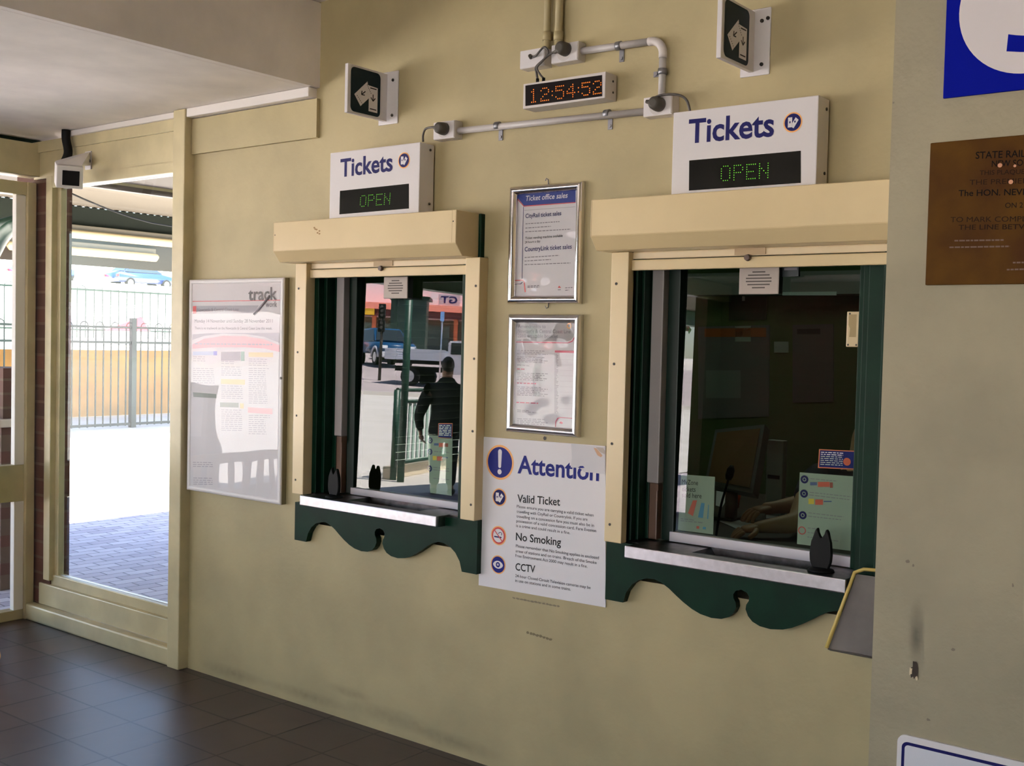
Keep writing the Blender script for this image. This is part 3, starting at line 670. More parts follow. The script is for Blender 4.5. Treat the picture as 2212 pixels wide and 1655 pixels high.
b = BM(); poly(b, [f1(*p) for p in ((385, 290), (487, 408), (1085, 365), (1085, 355), (490, 397), (385, 275))], Y-.0003); poly(b, [f1(*p) for p in ((370, 1255), (480, 1252), (480, 1262), (370, 1265))], Y); poly(b, [f1(*p) for p in ((478, 1252), (498, 1275), (510, 1395), (498, 1395), (488, 1280))], Y)
poly(b, [f1(*p) for p in ((880, 1345), (895, 1318), (918, 1345))], Y); flat('red_rules', b, REDP, t)
b = BM(); text(b, 'Ticket office sales', f1(505, 343), f1(990, 305), 10, Y-.0006, .012, .18); flat('heading_lettering', b, PAPER, t)
b = BM(); text(b, 'CityRail ticket sales', f1(508, 540), f1(920, 505), 8.2, Y, .012); text(b, 'CountryLink ticket sales', f1(498, 925), f1(1040, 892), 8.6, Y, .012)
poly(b, [f1(*p) for p in ((481, 410), (486, 410), (470, 1240), (464, 1240))], Y); poly(b, [f1(*p) for p in ((368, 1305), (455, 1303), (475, 1280), (470, 1275), (450, 1297), (368, 1299))], Y)
flat('subheadings', b, NAVY, t)
b = BM(); text(b, 'Ticket vending machine available', f1(505, 785), f1(935, 755), 4.6, Y, .01); text(b, '24 hours a day', f1(500, 832), f1(678, 818), 4.6, Y, .01)
flat('body_lettering', b, INK, t)
b = BM()
for k, (a, c) in enumerate((((508, 612), (900, 585)), ((506, 660), (800, 640)), ((505, 703), (1030, 672)), ((498, 1000), (895, 975)), ((497, 1040), (800, 1022)), ((497, 1082), (1025, 1062)), ((530, 1330), (670, 1322)), ((530, 1345), (670, 1338)), ((965, 1350), (1050, 1345)), ((965, 1378), (1010, 1374)), ((880, 1372), (915, 1370)))): dashes(b, f1(*a), f1(*c), 1.7, Y, k, (3, 8), 1.5)
poly(b, [f1(*p) for p in ((490, 450), (1080, 408), (1080, 411), (490, 453))], Y); flat('small_print', b, GINK, t)
b = BM(); box(b, x0+.022, x1-.022, -.0125, -.0105, z0+.022, z1-.022); obj('clear_film', b, GLAZE, t)
for py, s in ((388, 1), (664, -1)):
    c = wp(1184, py, -.006); b = BM(); tube(b, [(c.x, -.003, c.z-.018*s), (c.x, -.006, c.z), (c.x-.003, -.012, c.z+.004*s), (c.x-.008, -.012, c.z-.004*s)], .002, 8); obj('wire_hook', b, ZINC, t)
t = thing('framed_notice', 'satin metal framed timetable notice with a grey heading, hung below the blue one', 'notice', wp(1172, 940, 0), 'framed notices between the windows')
x0, x1 = wp(1096, 800, -.018).x, Xat(1252, -.018, 1.5); z1, z0 = wp(1098, 679, -.018).z, wp(1094, 932, -.018).z
b = BM(); frame_prof(b, x0, x1, z0, z1, .030, .028); obj('snap_frame', b, ALU, t)
b = BM(); box(b, x0+.02, x1-.02, -.006, -.001, z0+.02, z1-.02); obj('notice_sheet', b, PAPER, t)
b = BM(); poly(b, [f2(*p) for p in ((395, 170), (1105, 170), (1105, 330), (1095, 380), (1060, 415), (1010, 430), (392, 420))], Y); flat('grey_heading', b, mat('heading_grey', (164, 162, 164), .5), t)
b = BM(); poly(b, [f2(*p) for p in ((388, 428), (1030, 440), (1080, 420), (1108, 370), (1110, 180), (1118, 180), (1116, 380), (1085, 432), (1030, 452), (388, 440))], Y-.0003)
poly(b, [f2(*p) for p in ((875, 535), (1110, 540), (1110, 568), (873, 560))], Y); poly(b, [f2(*p) for p in ((875, 1455), (880, 1380), (905, 1340), (940, 1330), (1095, 1342), (1095, 1350), (945, 1340), (915, 1348), (890, 1385), (885, 1455))], Y); poly(b, [f2(*p) for p in ((925, 1400), (945, 1380), (972, 1398), (960, 1412))], Y)
for k, (a, c) in enumerate((((425, 762), (520, 766)), ((422, 930), (650, 938)), ((415, 1160), (675, 1172)))): dashes(b, f2(*a), f2(*c), 2.2, Y, k+20)
flat('red_rules', b, mat('crimson_print', (190, 62, 92), .5), t)
b = BM(); text(b, 'Amendments to', f2(435, 268), f2(765, 270), 7, Y-.0005, .008); text(b, 'Newcastle & Central Coast Line', f2(432, 325), f2(1062, 332), 7, Y-.0005, .008); text(b, '2010 timetable booklet', f2(432, 380), f2(910, 388), 7, Y-.0005, .008); flat('heading_lettering', b, mat('heading_ink', (92, 90, 96), .5), t)
c = wp(*f2(1045, 243), Y-.0005); b = BM(); disc(b, (c.x, Y-.0005, c.z), .010, seg=16, r0=.006); flat('orange_emblem', b, ORANGE, t)
b = BM(); kk = 0
for (ya, n) in ((540, 3), (618, 4), (715, 1), (810, 5), (975, 6), (1250, 2), (1355, 5)):
    for k in range(n): kk += 1; dashes(b, f2(425-k*.5, ya+k*19), f2((790 if n > 2 else 650)-40*((kk*37) % 3), ya+k*20+9), 1.7, Y, kk+40)
for k in range(42): dashes(b, f2(868, 585+k*17), f2(868+35+(k*13) % 18, 585+k*17+1), 1.4, Y, k+99)
flat('small_print', b, mat('pale_print', (166, 160, 168), .6), t)
b = BM()
for k in range(10): poly(b, [f2(930, 640+k*65), f2(1090, 645+k*65), f2(1090, 647.5+k*65), f2(930, 642.5+k*65)], Y)
flat('table_lines', b, mat('table_line', (200, 190, 198), .6), t)
b = BM(); box(b, x0+.022, x1-.022, -.0125, -.0105, z0+.022, z1-.022); obj('clear_film', b, GLAZE, t)
c = wp(1176, 947, -.004); b = BM(); disc(b, (c.x, -.002, c.z), .007, seg=10); flat('lower_fixing', b, DARK, t)
# ------------------------------------------------------------------ Attention poster
def z3(x, y): return (1020+x/4.1375, 930+y/4.1375)
t = thing('attention_poster', 'white Attention poster with blue symbols between the ticket windows', 'poster', (-2.38, 0, .68))
AY = -.0045
b = BM(); A = [wp(*z3(*p), AY) for p in ((57, 1383), (1192, 1583), (1192, 140), (85, 55))]
extr(b, A[::-1], (0, .003, 0)); obj('poster_board', b, PAPER, t)
Y = AY-.0008
b = BM(); text(b, 'Attention', z3(405, 378), z3(1132, 449), 34, Y, .022); flat('title_lettering', b, BLUE, t)
b = BM(); poly(b, [z3(*p) for p in ((885, 120), (1185, 150), (1185, 392), (1080, 378), (1000, 372), (960, 335), (880, 330), (892, 250))], Y-.0008); flat('torn_patch', b, mat('patch_grey_white', (206, 204, 210), .6), t)
b = BM(); poly(b, [z3(*p) for p in ((945, 332), (965, 318), (990, 318), (1005, 332), (985, 336), (965, 336))], Y-.0012); flat('letter_scrap', b, BLUE, t)
b = BM(); poly(b, [z3(*p) for p in ((1085, 155), (1110, 160), (1165, 225), (1150, 240), (1120, 222))], Y-.0012); flat('brown_tear', b, mat('tear_brown', (196, 156, 128), .7), t)
b = BM(); poly(b, [z3(*p) for p in ((1105, 150), (1170, 155), (1188, 185), (1186, 215), (1140, 190))], Y-.0010); flat('tear_edge', b, mat('tear_grey', (176, 164, 158), .7), t)
def emblem(px, py, rx, ry, col_ring, col_in, name):
    c = wp(*z3(px, py), Y); rX = (wp(*z3(px+rx, py), Y)-c).length; rZ = (wp(*z3(px, py-ry), Y)-c).length; r = (rX+rZ)/2
    b = BM(); disc(b, (c.x, Y, c.z), r, seg=36); flat('emblem_ring', b, col_ring, t)
    b = BM(); disc(b, (c.x, Y-.0005, c.z), r*.88, seg=36); flat('emblem_disc', b, col_in, t)
    return c, r
c, r = emblem(248, 285, 126, 153, ORANGE, BLUE, 'x')
b = BM(); V = [(-.14, .62), (-.10, .72), (0, .76), (.10, .72), (.14, .62), (.10, -.26), (.05, -.32), (-.05, -.32), (-.10, -.26)]
ngon(b, [(c.x+u*r, Y-.001, c.z+v*r) for u, v in V][::-1]); disc(b, (c.x, Y-.001, c.z-.54*r), .15*r, seg=20); flat('exclamation_mark', b, PAPER, t)
c = wp(*z3(243, 597), Y); ticket_icon(t, c, .033, .033, Y)
c, r = emblem(236, 940, 68, 85, ORANGE, REDP, 'x')
b = BM(); disc(b, (c.x, Y-.001, c.z), r*.70, seg=32); flat('sign_white', b, PAPER, t)
b = BM()
ngon(b, [(c.x+u*r, Y-.0014, c.z+v*r) for u, v in ((-.55, -.22), (.42, -.22), (.42, -.08), (-.55, -.08))]); disc(b, (c.x+.25*r, Y-.0014, c.z+.22*r), .24*r, .18*r, 14, r0=.16*r, a0=-1, a1=3.4); flat('cigarette_mark', b, NAVY, t)
b = BM(); ngon(b, [(c.x+u*r, Y-.0018, c.z+v*r) for u, v in ((-.56, .48), (.48, -.56), (.56, -.48), (-.48, .56))]); flat('cross_bar', b, REDP, t)
c, r = emblem(232, 1200, 66, 82, ORANGE, BLUE, 'x')
b = BM(); ngon(b, [(c.x+r*.68*math.cos(a)*(1), Y-.001, c.z+r*.42*math.sin(a)*abs(math.sin(a))**.3) for a in [2*math.pi*k/28 for k in range(28)]]); flat('eye_outline', b, PAPER, t)
b = BM(); disc(b, (c.x, Y-.0014, c.z), r*.29, seg=20); flat('eye_iris', b, BLUE, t)
b = BM(); disc(b, (c.x, Y-.0018, c.z+.02*r), r*.12, seg=14, r0=.03*r); flat('eye_glint', b, PAPER, t)
b = BM(); text(b, 'Valid Ticket', z3(403, 640), z3(785, 672), 15, Y, .014); text(b, 'No Smoking', z3(390, 980), z3(793, 1032), 15, Y, .014); text(b, 'CCTV', z3(386, 1248), z3(562, 1273), 14, Y, .014); flat('headings', b, INK, t)
b = BM()
for s, a, d in (('Please ensure you are carrying a valid ticket when', (398, 690), (1085, 770)), ('travelling with CityRail or Countrylink. If you are', (397, 735), (1030, 808)), ('travelling on a concession fare you must also be in', (396, 778), (1088, 862)),
                ('possession of a valid concession card. Fare Evasion', (395, 820), (1108, 910)), ('is a crime and could result in a fine.', (393, 862), (875, 928)),
                ('Please remember that No Smoking applies in enclosed', (390, 1043), (1132, 1152)), ('areas of stations and on trains. Breach of the Smoke', (388, 1088), (1112, 1195)), ('Free Environment Act 2000 may result in a fine.', (386, 1130), (1030, 1228)),
                ('24-hour Closed Circuit Television cameras may be', (385, 1310), (1058, 1418)), ('in use on stations and in some trains.', (384, 1352), (880, 1432))):
    text(b, s, z3(*a), z3(*d), 5.6, Y, .004)
flat('body_lettering', b, mat('body_ink', (48, 46, 54), .5), t)
# ------------------------------------------------------------------ track work poster case
def z4(x, y): return (380+x/2.957, 560+y/2.957)
t = thing('poster_case', 'large white framed track work poster beside the cream post', 'poster', (-4.08, 0, .86))
X0, X1, Z0, Z1 = -4.428, -3.757, .862, 1.850
b = BM(); box(b, X0, X1, -.026, 0, Z0, Z1, .002); obj('case_back', b, mat('case_olive', (120, 112, 88), .5), t)
b = BM(); frame_prof(b, X0, X1, Z0, Z1, .021, .008, -.0255); obj('case_frame', b, WHITE, t)
b = BM(); box(b, X0+.02, X1-.02, -.0280, -.0262, Z0+.02, Z1-.02); obj('poster_sheet', b, PAPER, t)
Y = -.0288
b = BM(); poly(b, [z4(*p) for p in ((106, 268), (665, 260), (665, 264), (106, 272))], Y); poly(b, [z4(*p) for p in ((108, 300), (130, 299), (130, 346), (108, 348))], Y-.0005); flat('red_rule', b, mat('poster_red', (214, 60, 66), .5), t)
b = BM(); poly(b, [z4(*p) for p in ((130, 299), (530, 295), (500, 345), (130, 347))], Y); poly(b, [z4(*p) for p in ((107, 480), (220, 472), (660, 470), (660, 535), (560, 495), (440, 478), (300, 475), (180, 490), (105, 515))], Y)
flat('grey_band', b, mat('poster_grey', (176, 174, 184), .5), t)
b = BM(); poly(b, [z4(*p) for p in ((105, 545), (180, 508), (300, 490), (440, 492), (560, 512), (660, 550), (660, 592), (560, 570), (440, 562), (250, 562), (105, 572))], Y-.0005); poly(b, [z4(*p) for p in ((460, 946), (615, 955), (615, 990), (460, 980))], Y); flat('pink_band', b, PINK, t)
b = BM(); text(b, 'track', z4(462, 262), z4(645, 257), 24, Y-.0008, .018); flat('title_lettering', b, mat('title_grey', (92, 88, 92), .5), t)
b = BM(); text(b, 'work', z4(573, 305), z4(645, 305), 11, Y-.0008, .004); text(b, 'Newcastle & Central Coast Line', z4(138, 335), z4(400, 332), 7, Y-.0008, 0)
tube(b, [wp(*z4(500, 352), Y-.001), wp(*z4(555, 290), Y-.001), wp(*z4(600, 235), Y-.001)], .006, 6)
text(b, 'Monday 14 November until Sunday 28 November 2011', z4(120, 405), z4(618, 405), 6.5, Y, .012); text(b, 'There is no trackwork on the Newcastle & Central Coast Line this week.', z4(120, 448), z4(615, 450), 5, Y, .004)
flat('poster_lettering', b, GINK, t)
b = BM(); poly(b, [z4(*p) for p in ((108, 590), (240, 588), (240, 612), (108, 615))], Y); flat('pale_blue_band', b, mat('p_lblue', (178, 196, 226), .5), t)
b = BM(); poly(b, [z4(*p) for p in ((240, 588), (263, 588), (263, 614), (240, 614))], Y); flat('blue_square', b, mat('p_blue', (110, 112, 210), .5), t)
b = BM(); poly(b, [z4(*p) for p in ((288, 592), (412, 590), (412, 648), (288, 648))], Y); flat('dark_grey_band', b, mat('p_dgrey', (150, 146, 156), .5), t)
b = BM(); poly(b, [z4(*p) for p in ((415, 590), (438, 590), (438, 650), (415, 650))], Y); flat('green_square', b, mat('p_green', (110, 160, 140), .5), t)
b = BM(); poly(b, [z4(*p) for p in ((465, 595), (620, 597), (620, 626), (465, 624))], Y); poly(b, [z4(*p) for p in ((288, 765), (440, 770), (440, 802), (288, 797))], Y); poly(b, [z4(*p) for p in ((410, 920), (432, 922), (432, 955), (410, 953))], Y); flat('yellow_band', b, mat('p_yellow', (238, 206, 140), .5), t)
b = BM(); k = 0
dashes(b, z4(120, 545), z4(615, 550), 3, Y-.001, 7)
for (xa, xb, ya, yb) in ((110, 215, 625, 660), (290, 400, 655, 670), (465, 605, 640, 680), (110, 260, 700, 800), (290, 430, 690, 750), (290, 430, 812, 900), (465, 600, 700, 930), (290, 430, 965, 1100), (465, 600, 1000, 1120), (108, 255, 1300, 1330), (110, 250, 1400, 1440)):
    y = ya
    while y < yb: k += 1; dashes(b, z4(xa, y), z4(xb-(k*29) % 30, y+2), 1.5, Y, k+300); y += 13
flat('small_print', b, mat('poster_print', (186, 180, 192), .6), t)
b = BM(); poly(b, [z4(*p) for p in ((108, 850), (258, 862), (258, 888), (112, 880))], Y-.0004); poly(b, [z4(*p) for p in ((282, 915), (400, 918), (400, 948), (282, 944))], Y); flat('heading_strip', b, mat('strip_green_grey', (140, 148, 140), .5), t)
b = BM(); ngon  # clear cover
box(b, X0+.022, X1-.022, -.0335, -.0312, Z0+.022, Z1-.022); obj('clear_cover', b, glass_mat('case_cover', (.98, .98, .98), 1.42, .012, .22, 3.2), t)
b = BM(); c = wp(*z4(672, 760), -.034); cyl(b, (c.x, -.0336, c.z), (0, -1, 0), .006, .003, 10); obj('case_lock', b, GREYP, t)
# ------------------------------------------------------------------ prints on the panes
GY = .1165
def zr(x, y): return (1440+x/4.138, 820+y/4.138)
NPAP = mat('notice_pale_green', (158, 168, 158), .6, spec=.1)
def glass_sheet(pts, name, label, m=NPAP, grp=None):
    P = [wp(*p, GY) for p in pts]; c = sum(P, Vector())/len(P)
    t = thing(name, label, 'notice', (c.x, GY, min(p.z for p in P)), grp)
    b = BM(); extr(b, P, (0, .0012, 0)); obj('notice_sheet', b, m, t); return t
t = glass_sheet([zr(100, 1345), zr(415, 1385), zr(432, 870), zr(130, 848)], 'window_notice', 'pale MyZone tickets notice at the lower left of the right ticket window')
Y = GY-.0008
b = BM(); text(b, 'MyZone', zr(137, 935), zr(280, 945), 9.5, Y, .004); text(b, 'tickets', zr(137, 1000), zr(258, 1003), 9.5, Y, .004); text(b, 'sold here', zr(137, 1052), zr(312, 1062), 9.5, Y, .004); flat('notice_lettering', b, INK, t)
b = BM(); poly(b, [zr(*p) for p in ((190, 1195), (235, 1080), (272, 1080), (235, 1222))], Y); poly(b, [zr(*p) for p in ((268, 1310), (292, 1312), (290, 1335), (266, 1332))], Y); flat('red_ticket', b, mat('ticket_red', (206, 92, 78), .5), t)
b = BM(); poly(b, [zr(*p) for p in ((280, 1232), (310, 1102), (340, 1106), (325, 1238))], Y); poly(b, [zr(*p) for p in ((325, 1316), (352, 1320), (350, 1340), (322, 1337))], Y); poly(b, [zr(*p) for p in ((362, 1245), (372, 1120), (378, 1120), (372, 1247))], Y); flat('blue_ticket', b, mat('ticket_blue', (66, 130, 176), .5), t)
b = BM(); dashes(b, zr(125, 1248), zr(250, 1262), 2, Y, 3); dashes(b, zr(125, 1266), zr(330, 1285), 2, Y, 5); flat('small_print', b, GINK, t)
def pay_notice(zz, pts, label, emb, cards, lines, grp=None):
    t = glass_sheet(pts, 'window_notice', label)
    Y = GY-.0008; b = BM(); b2 = BM()
    for (x, y) in emb:
        c = wp(*zz(x, y), Y); disc(b, (c.x, Y, c.z), .013, seg=20); disc(b2, (c.x, Y-.0005, c.z), .0065, seg=8, r0=.004)
    e = flat('payment_symbols', b, NAVY, t); flat('symbol_marks', b2, NPAP, e)
    for col, ps in cards:
        b = BM()
        for p in ps: poly(b, [zz(*q) for q in p], Y)
        flat('card_emblem', b, mat('card_%d_%d_%d' % col, col, .5), t)
    b = BM()
    for k, (a, d) in enumerate(lines): dashes(b, zz(*a), zz(*d), 1.8, Y, k+500)
    flat('small_print', b, GINK, t); return t
def R4(x, y, a, c): return [(x, y+c), (x+a, y+c), (x+a, y), (x, y)]
t = pay_notice(zr, [zr(1165, 1470), zr(1670, 1535), zr(1695, 868), zr(1190, 830)], 'pale payment notice with card emblems behind the stick holder, right ticket window',
    [(1232, 893), (1228, 1020), (1217, 1213)], [((206, 82, 60), [R4(1352, 915, 105, 45), R4(1328, 1072, 70, 48)]), ((226, 190, 60), [R4(1268, 1065, 50, 48)]), ((70, 86, 140), [R4(1283, 918, 60, 28), R4(1405, 1085, 70, 10)]), ((150, 60, 40), [R4(1459, 920, 26, 48)])],
    [((1285, 890), (1525, 912)), ((1278, 1012), (1650, 1052)), ((1275, 1035), (1635, 1078)), ((1268, 1195), (1580, 1232)), ((1265, 1225), (1560, 1258)), ((1260, 1330), (1350, 1340)), ((1260, 1370), (1350, 1382)), ((1258, 1410), (1540, 1450))])
c = wp(*zr(1210, 1350), GY-.0008); b = BM(); disc(b, (c.x, GY-.0008, c.z), .013, seg=20, r0=.010); flat('no_entry_ring', b, REDP, t)
def z6(x, y): return (700+x/5.516, 860+y/5.516)
pay_notice(z6, [z6(1265, 1130), z6(1520, 1165), z6(1530, 460), z6(1228, 440)], 'pale payment notice with card emblems, right edge of the left ticket window',
    [(1265, 505), (1262, 640), (1258, 840)], [((206, 82, 60), [R4(1368, 535, 60, 48), R4(1345, 695, 65, 52)]), ((226, 190, 60), [R4(1295, 690, 45, 50)]), ((70, 86, 140), [R4(1310, 538, 55, 28), R4(1415, 705, 60, 12)]), ((150, 60, 40), [R4(1430, 540, 48, 42)])],
    [((1310, 640), (1500, 655)), ((1300, 830), (1500, 850)), ((1300, 860), (1500, 880)), ((1300, 960), (1490, 980))])
def sticker(pts, label, zz, n, orb):
    t = glass_sheet(pts, 'blue_sticker', label, mat('sticker_orange', (236, 120, 84), .5), 'blue stickers on the ticket windows')
    Y = GY-.0008; c = [sum(p[0] for p in pts)/4, sum(p[1] for p in pts)/4]
    b = BM(); poly(b, [(p[0]+(c[0]-p[0])*.06, p[1]+(c[1]-p[1])*.11) for p in pts], Y); flat('sticker_field', b, BLUE, t)
    b = BM(); 
    for k in range(n):
        v = .18+.64*k/(n-1); a = (pts[3][0]+(pts[0][0]-pts[3][0])*v, pts[3][1]+(pts[0][1]-pts[3][1])*v); d = (pts[2][0]+(pts[1][0]-pts[2][0])*v, pts[2][1]+(pts[1][1]-pts[2][1])*v)
        dashes(b, lerp(a, d, .06), lerp(a, d, .66 if orb else .92), 1.7, Y-.0005, k+700)
    flat('sticker_print', b, PAPER, t)
    if orb:
        q = wp(*zz(*orb), Y-.0005); b = BM(); disc(b, (q.x, Y-.0005, q.z), .012, seg=20); flat('orange_orb', b, mat('orb_red', (222, 90, 60), .5), t)
sticker([zr(1352, 790), zr(1682, 806), zr(1692, 638), zr(1362, 622)], 'blue sticker with orange edge and red orb, right edge of the right ticket window', zr, 7, (1612, 735))
sticker([z6(1358, 475), z6(1525, 485), z6(1530, 300), z6(1362, 300)], 'blue sticker with red edge above the notice in the left ticket window', z6, 7, None)
# ------------------------------------------------------------------ on the pillar
PY = -.3205
def zp(x, y): return (1840+x/2.364, y/2.364)
t = thing('bronze_plaque', 'worn brown bronze memorial plaque on the pillar', 'plaque', (-.63, -.32, 1.767))
px0 = wp(2010, 309, -.33).x; z1 = wp(2011, 309, -.33).z; z0 = wp(2006, 616, -.33).z
BRZ = mat('brown_bronze', (88, 58, 14), .6, metal=0, spec=.1, var=.22, vs=7, c2=(68, 38, 12))
b = BM(); box(b, px0, px0+.60, -.332, -.32, z0, z1, .003); obj('plaque_plate', b, BRZ, t)
Y = -.3328
def zq(x, y): return (1990+x/4.6, 280+y/4.6)
b = BM()
def line(s, x, y, cap, xe, yslope=-.04): text(b, s, zq(x, y), zq(xe, y+(xe-x)*yslope), cap, Y, .008)
line('STATE RAIL AUTHORITY', 540, 290, 13.5, 1640); line('NEW SOUTH WALES', 700, 370, 12, 1480); line('The HON. NEVI', 370, 662, 12, 1021, -.02)
flat('dark_lettering', b, mat('bronze_ink', (12, 8, 4), .6, spec=.1), t)
b = BM(); line('THIS PLAQUE WAS UNVEILED', 580, 452, 9, 1600, -.03); line('THE PREMIER OF NSW', 480, 550, 10, 1500, -.03); line('ON 2', 832, 778, 10, 1010, -.02); line('TO MARK COMPLETION OF', 290, 920, 10, 1500, -.01); line('THE LINE BETWEEN', 370, 995, 9.5, 1250, -.01)
flat('faded_lettering', b, mat('bronze_ink_faded', (38, 23, 9), .6, spec=.1), t)
b = BM(); dashes(b, zq(330, 1112), zq(820, 1105), 3.4, Y, 1, (5, 14)); dashes(b, zq(280, 1178), zq(880, 1168), 3.4, Y, 2, (5, 14)); dashes(b, zq(910, 1330), zq(1021, 1328), 3.4, Y, 3); dashes(b, zq(850, 1400), zq(1021, 1395), 3.4, Y, 4); flat('pale_small_print', b, mat('bronze_pale', (96, 70, 52), .5), t)
b = BM()
for px, py, r in ((782, 355, .0055), (930, 360, .0035), (890, 520, .0055)):
    c = wp(*zq(px, py), Y-.0006); disc(b, (c.x, Y-.0006, c.z), r, seg=9)
flat('pale_chip', b, mat('chip_pink', (196, 140, 106), .6), t)
t = thing('platform_sign', 'blue square sign with a white disc at the top right of the pillar', 'sign', (-.55, -.32, 2.24))
x0 = wp(2039, 150, -.328).x; z0 = wp(2038, 212.5, -.328).z
b = BM(); box(b, x0, x0+.42, -.328, -.32, z0, z0+.42, .002); obj('sign_plate', b, mat('sign_blue', (0, 16, 142), .6, spec=.06), t)
c = wp(2227, 5, -.3288); r = (wp(2227, 157, -.3288)-c).length
b = BM(); disc(b, (c.x, -.3288, c.z), r*.99, r, 64); flat('white_disc', b, mat('disc_white', (226, 220, 222), .45), t)
b = BM(); poly(b, [(2178, 74), (2174, 111), (2205, 112.5), (2235, 112), (2265, 105), (2295, 85), (2310, 55), (2275, 45), (2262, 64), (2240, 74), (2215, 77), (2195, 76)], -.3294); flat('blue_numeral', b, mat('sign_blue', (0, 16, 142), .6, spec=.06), t)
t = thing('white_sign', 'white sign with a navy border low on the pillar', 'sign', (-.7, -.32, .2))
a = wp(1939, 1584, -.328); x0, z1 = a.x, a.z
def rr(b, x0, x1, z0, z1, r, Y):
    V = []
    for (cx, cz, a0) in ((x1-r, z1-r, 0), (x0+r, z1-r, 90), (x0+r, z0+r, 180), (x1-r, z0+r, 270)):
        for k in range(7): q = math.radians(a0+15*k); V.append((cx+r*math.cos(q), Y, cz+r*math.sin(q)))
    return V
b = BM(); extr(b, rr(b, x0, x0+.55, z1-.4, z1, .022, -.328)[::-1], (0, .008, 0)); obj('sign_plate', b, WHITE, t)
b = BM(); ngon(b, rr(b, x0+.012, x0+.538, z1-.388, z1-.017, .016, -.3286)); flat('navy_border', b, NAVY, t)
b = BM(); ngon(b, rr(b, x0+.020, x0+.530, z1-.380, z1-.025, .010, -.3292)); flat('white_field', b, mat('field_white', (214, 216, 226), .45), t)
# sloping writing shelf between counter and pillar
t = thing('writing_shelf', 'sloping grey writing shelf with yellowish edge beside the pillar', 'shelf', (-1.10, 0, .69))
b = BM(); A0, A1 = wp(1789, 1403, -.16), wp(1850, 1240, -.05); ex = Vector((1, 0, 0)); r0, r1 = -1.038-A0.x, -1.038-A1.x
extr(b, [A0, A0+ex*r0, A1+ex*r1, A1], Vector((0, .012, -.006))); obj('slope_board', b, mat('shelf_grey', (104, 100, 98), .45, var=.12, vs=8), t)
b = BM(); d = Vector((0, -.004, .004)); tube(b, [A0+d-ex*.004, A1+d-ex*.004, A1+d+Vector((.02, .008, .012)), A1+d+Vector((r1, .012, .020))], .0055, 8); obj('edge_strip', b, mat('edge_yellow', (196, 172, 96), .5), t)
b = BM(); tube(b, [A0+d*.5, A0+d*.5+ex*r0], .0022, 6); obj('lower_lip', b, mat('lip_dark', (60, 54, 50), .5), t)
b = BM(); ngon  # bracket
box(b, -1.046, -1.037, -.14, -.036, .76, .92); obj('wall_bracket', b, STEELD, t)
# camera housing
t = thing('security_camera', 'white boxy security camera above the left window', 'camera', wp(195, 350, 0))
M = Matrix.Translation(wp(151, 381, -.17)) @ Matrix.Rotation(math.radians(64), 4, 'Z') @ Matrix.Rotation(math.radians(16), 4, 'X')
def xf(b):
    for v in b.verts: v.co = M @ v.co
b = BM(); box(b, -.064, .062, -.01, .13, -.060, .052, .006); xf(b); obj('housing', b, WHITE, t)
b = BM(); box(b, -.036, .044, -.0135, -.008, -.044, .030, .002); xf(b); obj('dark_lens', b, mat('lens_black', (14, 14, 16), .6, spec=.2), t)
c = wp(192, 346, 0); b = BM(); box(b, c.x-.025, c.x+.03, -.008, 0, c.z-.05, c.z+.045, .003)
T1 = M @ Vector((.055, .02, .054)); T2 = M @ Vector((.055, .125, .054)); T3 = M @ Vector((-.06, .02, .054)); T4 = M @ Vector((-.06, .125, .054))
W1 = Vector((c.x+.022, -.006, c.z+.04)); W2 = Vector((c.x+.022, -.006, c.z-.03)); W3 = Vector((c.x-.02, -.006, c.z+.04)); W4 = Vector((c.x-.02, -.006, c.z-.03))
bmesh.ops.convex_hull(b, input=[b.verts.new(p) for p in (T1, T2, T3, T4, W1, W2, W3, W4)]); obj('wall_bracket', b, WHITE, t)
b = BM()
for px in (187, 194):
    q = wp(px, 348, -.012); cyl(b, (q.x, -.010, q.z), (0, -1, 0), .008, .008, 10)
obj('bracket_bolt', b, ZINC, t)
c = wp(150, 330, -.03); b = BM(); tube(b, smooth_path([(c.x, -.05, 2.645), (c.x, -.05, 2.60), (c.x+.012, -.045, 2.52), (c.x+.02, -.09, 2.44)], 5), .022, 12); obj('cable_sleeve', b, RUBBER, t)
# ------------------------------------------------------------------ people helpers
def skinned(name, chains, m, parent=None, sub=2):
    """chains: lists of (point, radius); one mesh, each chain grown with a skin; a chain may start at ('@', k) = vertex k"""
    V = []; E = []; Rr = []; roots = []
    for ch in chains:
        prev = None
        for it in ch:
            if it[0] == '@': prev = it[1]; continue
            V.append(tuple(it[0])); Rr.append(it[1] if isinstance(it[1], tuple) else (it[1], it[1])); k = len(V)-1
            if prev is None: roots.append(k)
            else: E.append((prev, k))
            prev = k
    me = bpy.data.meshes.new(name); me.from_pydata(V, E, [])
    b = bmesh.new(); b.from_mesh(me); L = b.verts.layers.skin.verify(); b.verts.ensure_lookup_table()
    for i, v in enumerate(b.verts): v[L].radius = Rr[i]; v[L].use_root = i in roots
    b.to_mesh(me); b.free()
    o = bpy.data.objects.new(name, me); COL.objects.link(o); o.modifiers.new('s', 'SKIN').branch_smoothing = .5
    sm = o.modifiers.new('u', 'SUBSURF'); sm.levels = sub; sm.render_levels = sub
    dg = bpy.context.evaluated_depsgraph_get(); n = bpy.data.meshes.new_from_object(o.evaluated_get(dg))
    bpy.data.objects.remove(o); n.materials.clear(); n.materials.append(m)
    for p in n.polygons: p.use_smooth = True
    n.name = name; o = bpy.data.objects.new(name, n); COL.objects.link(o)
    if parent:
        o.parent = parent
        if parent.parent is None: o.matrix_parent_inverse = parent.matrix_basis.inverted()
    return o
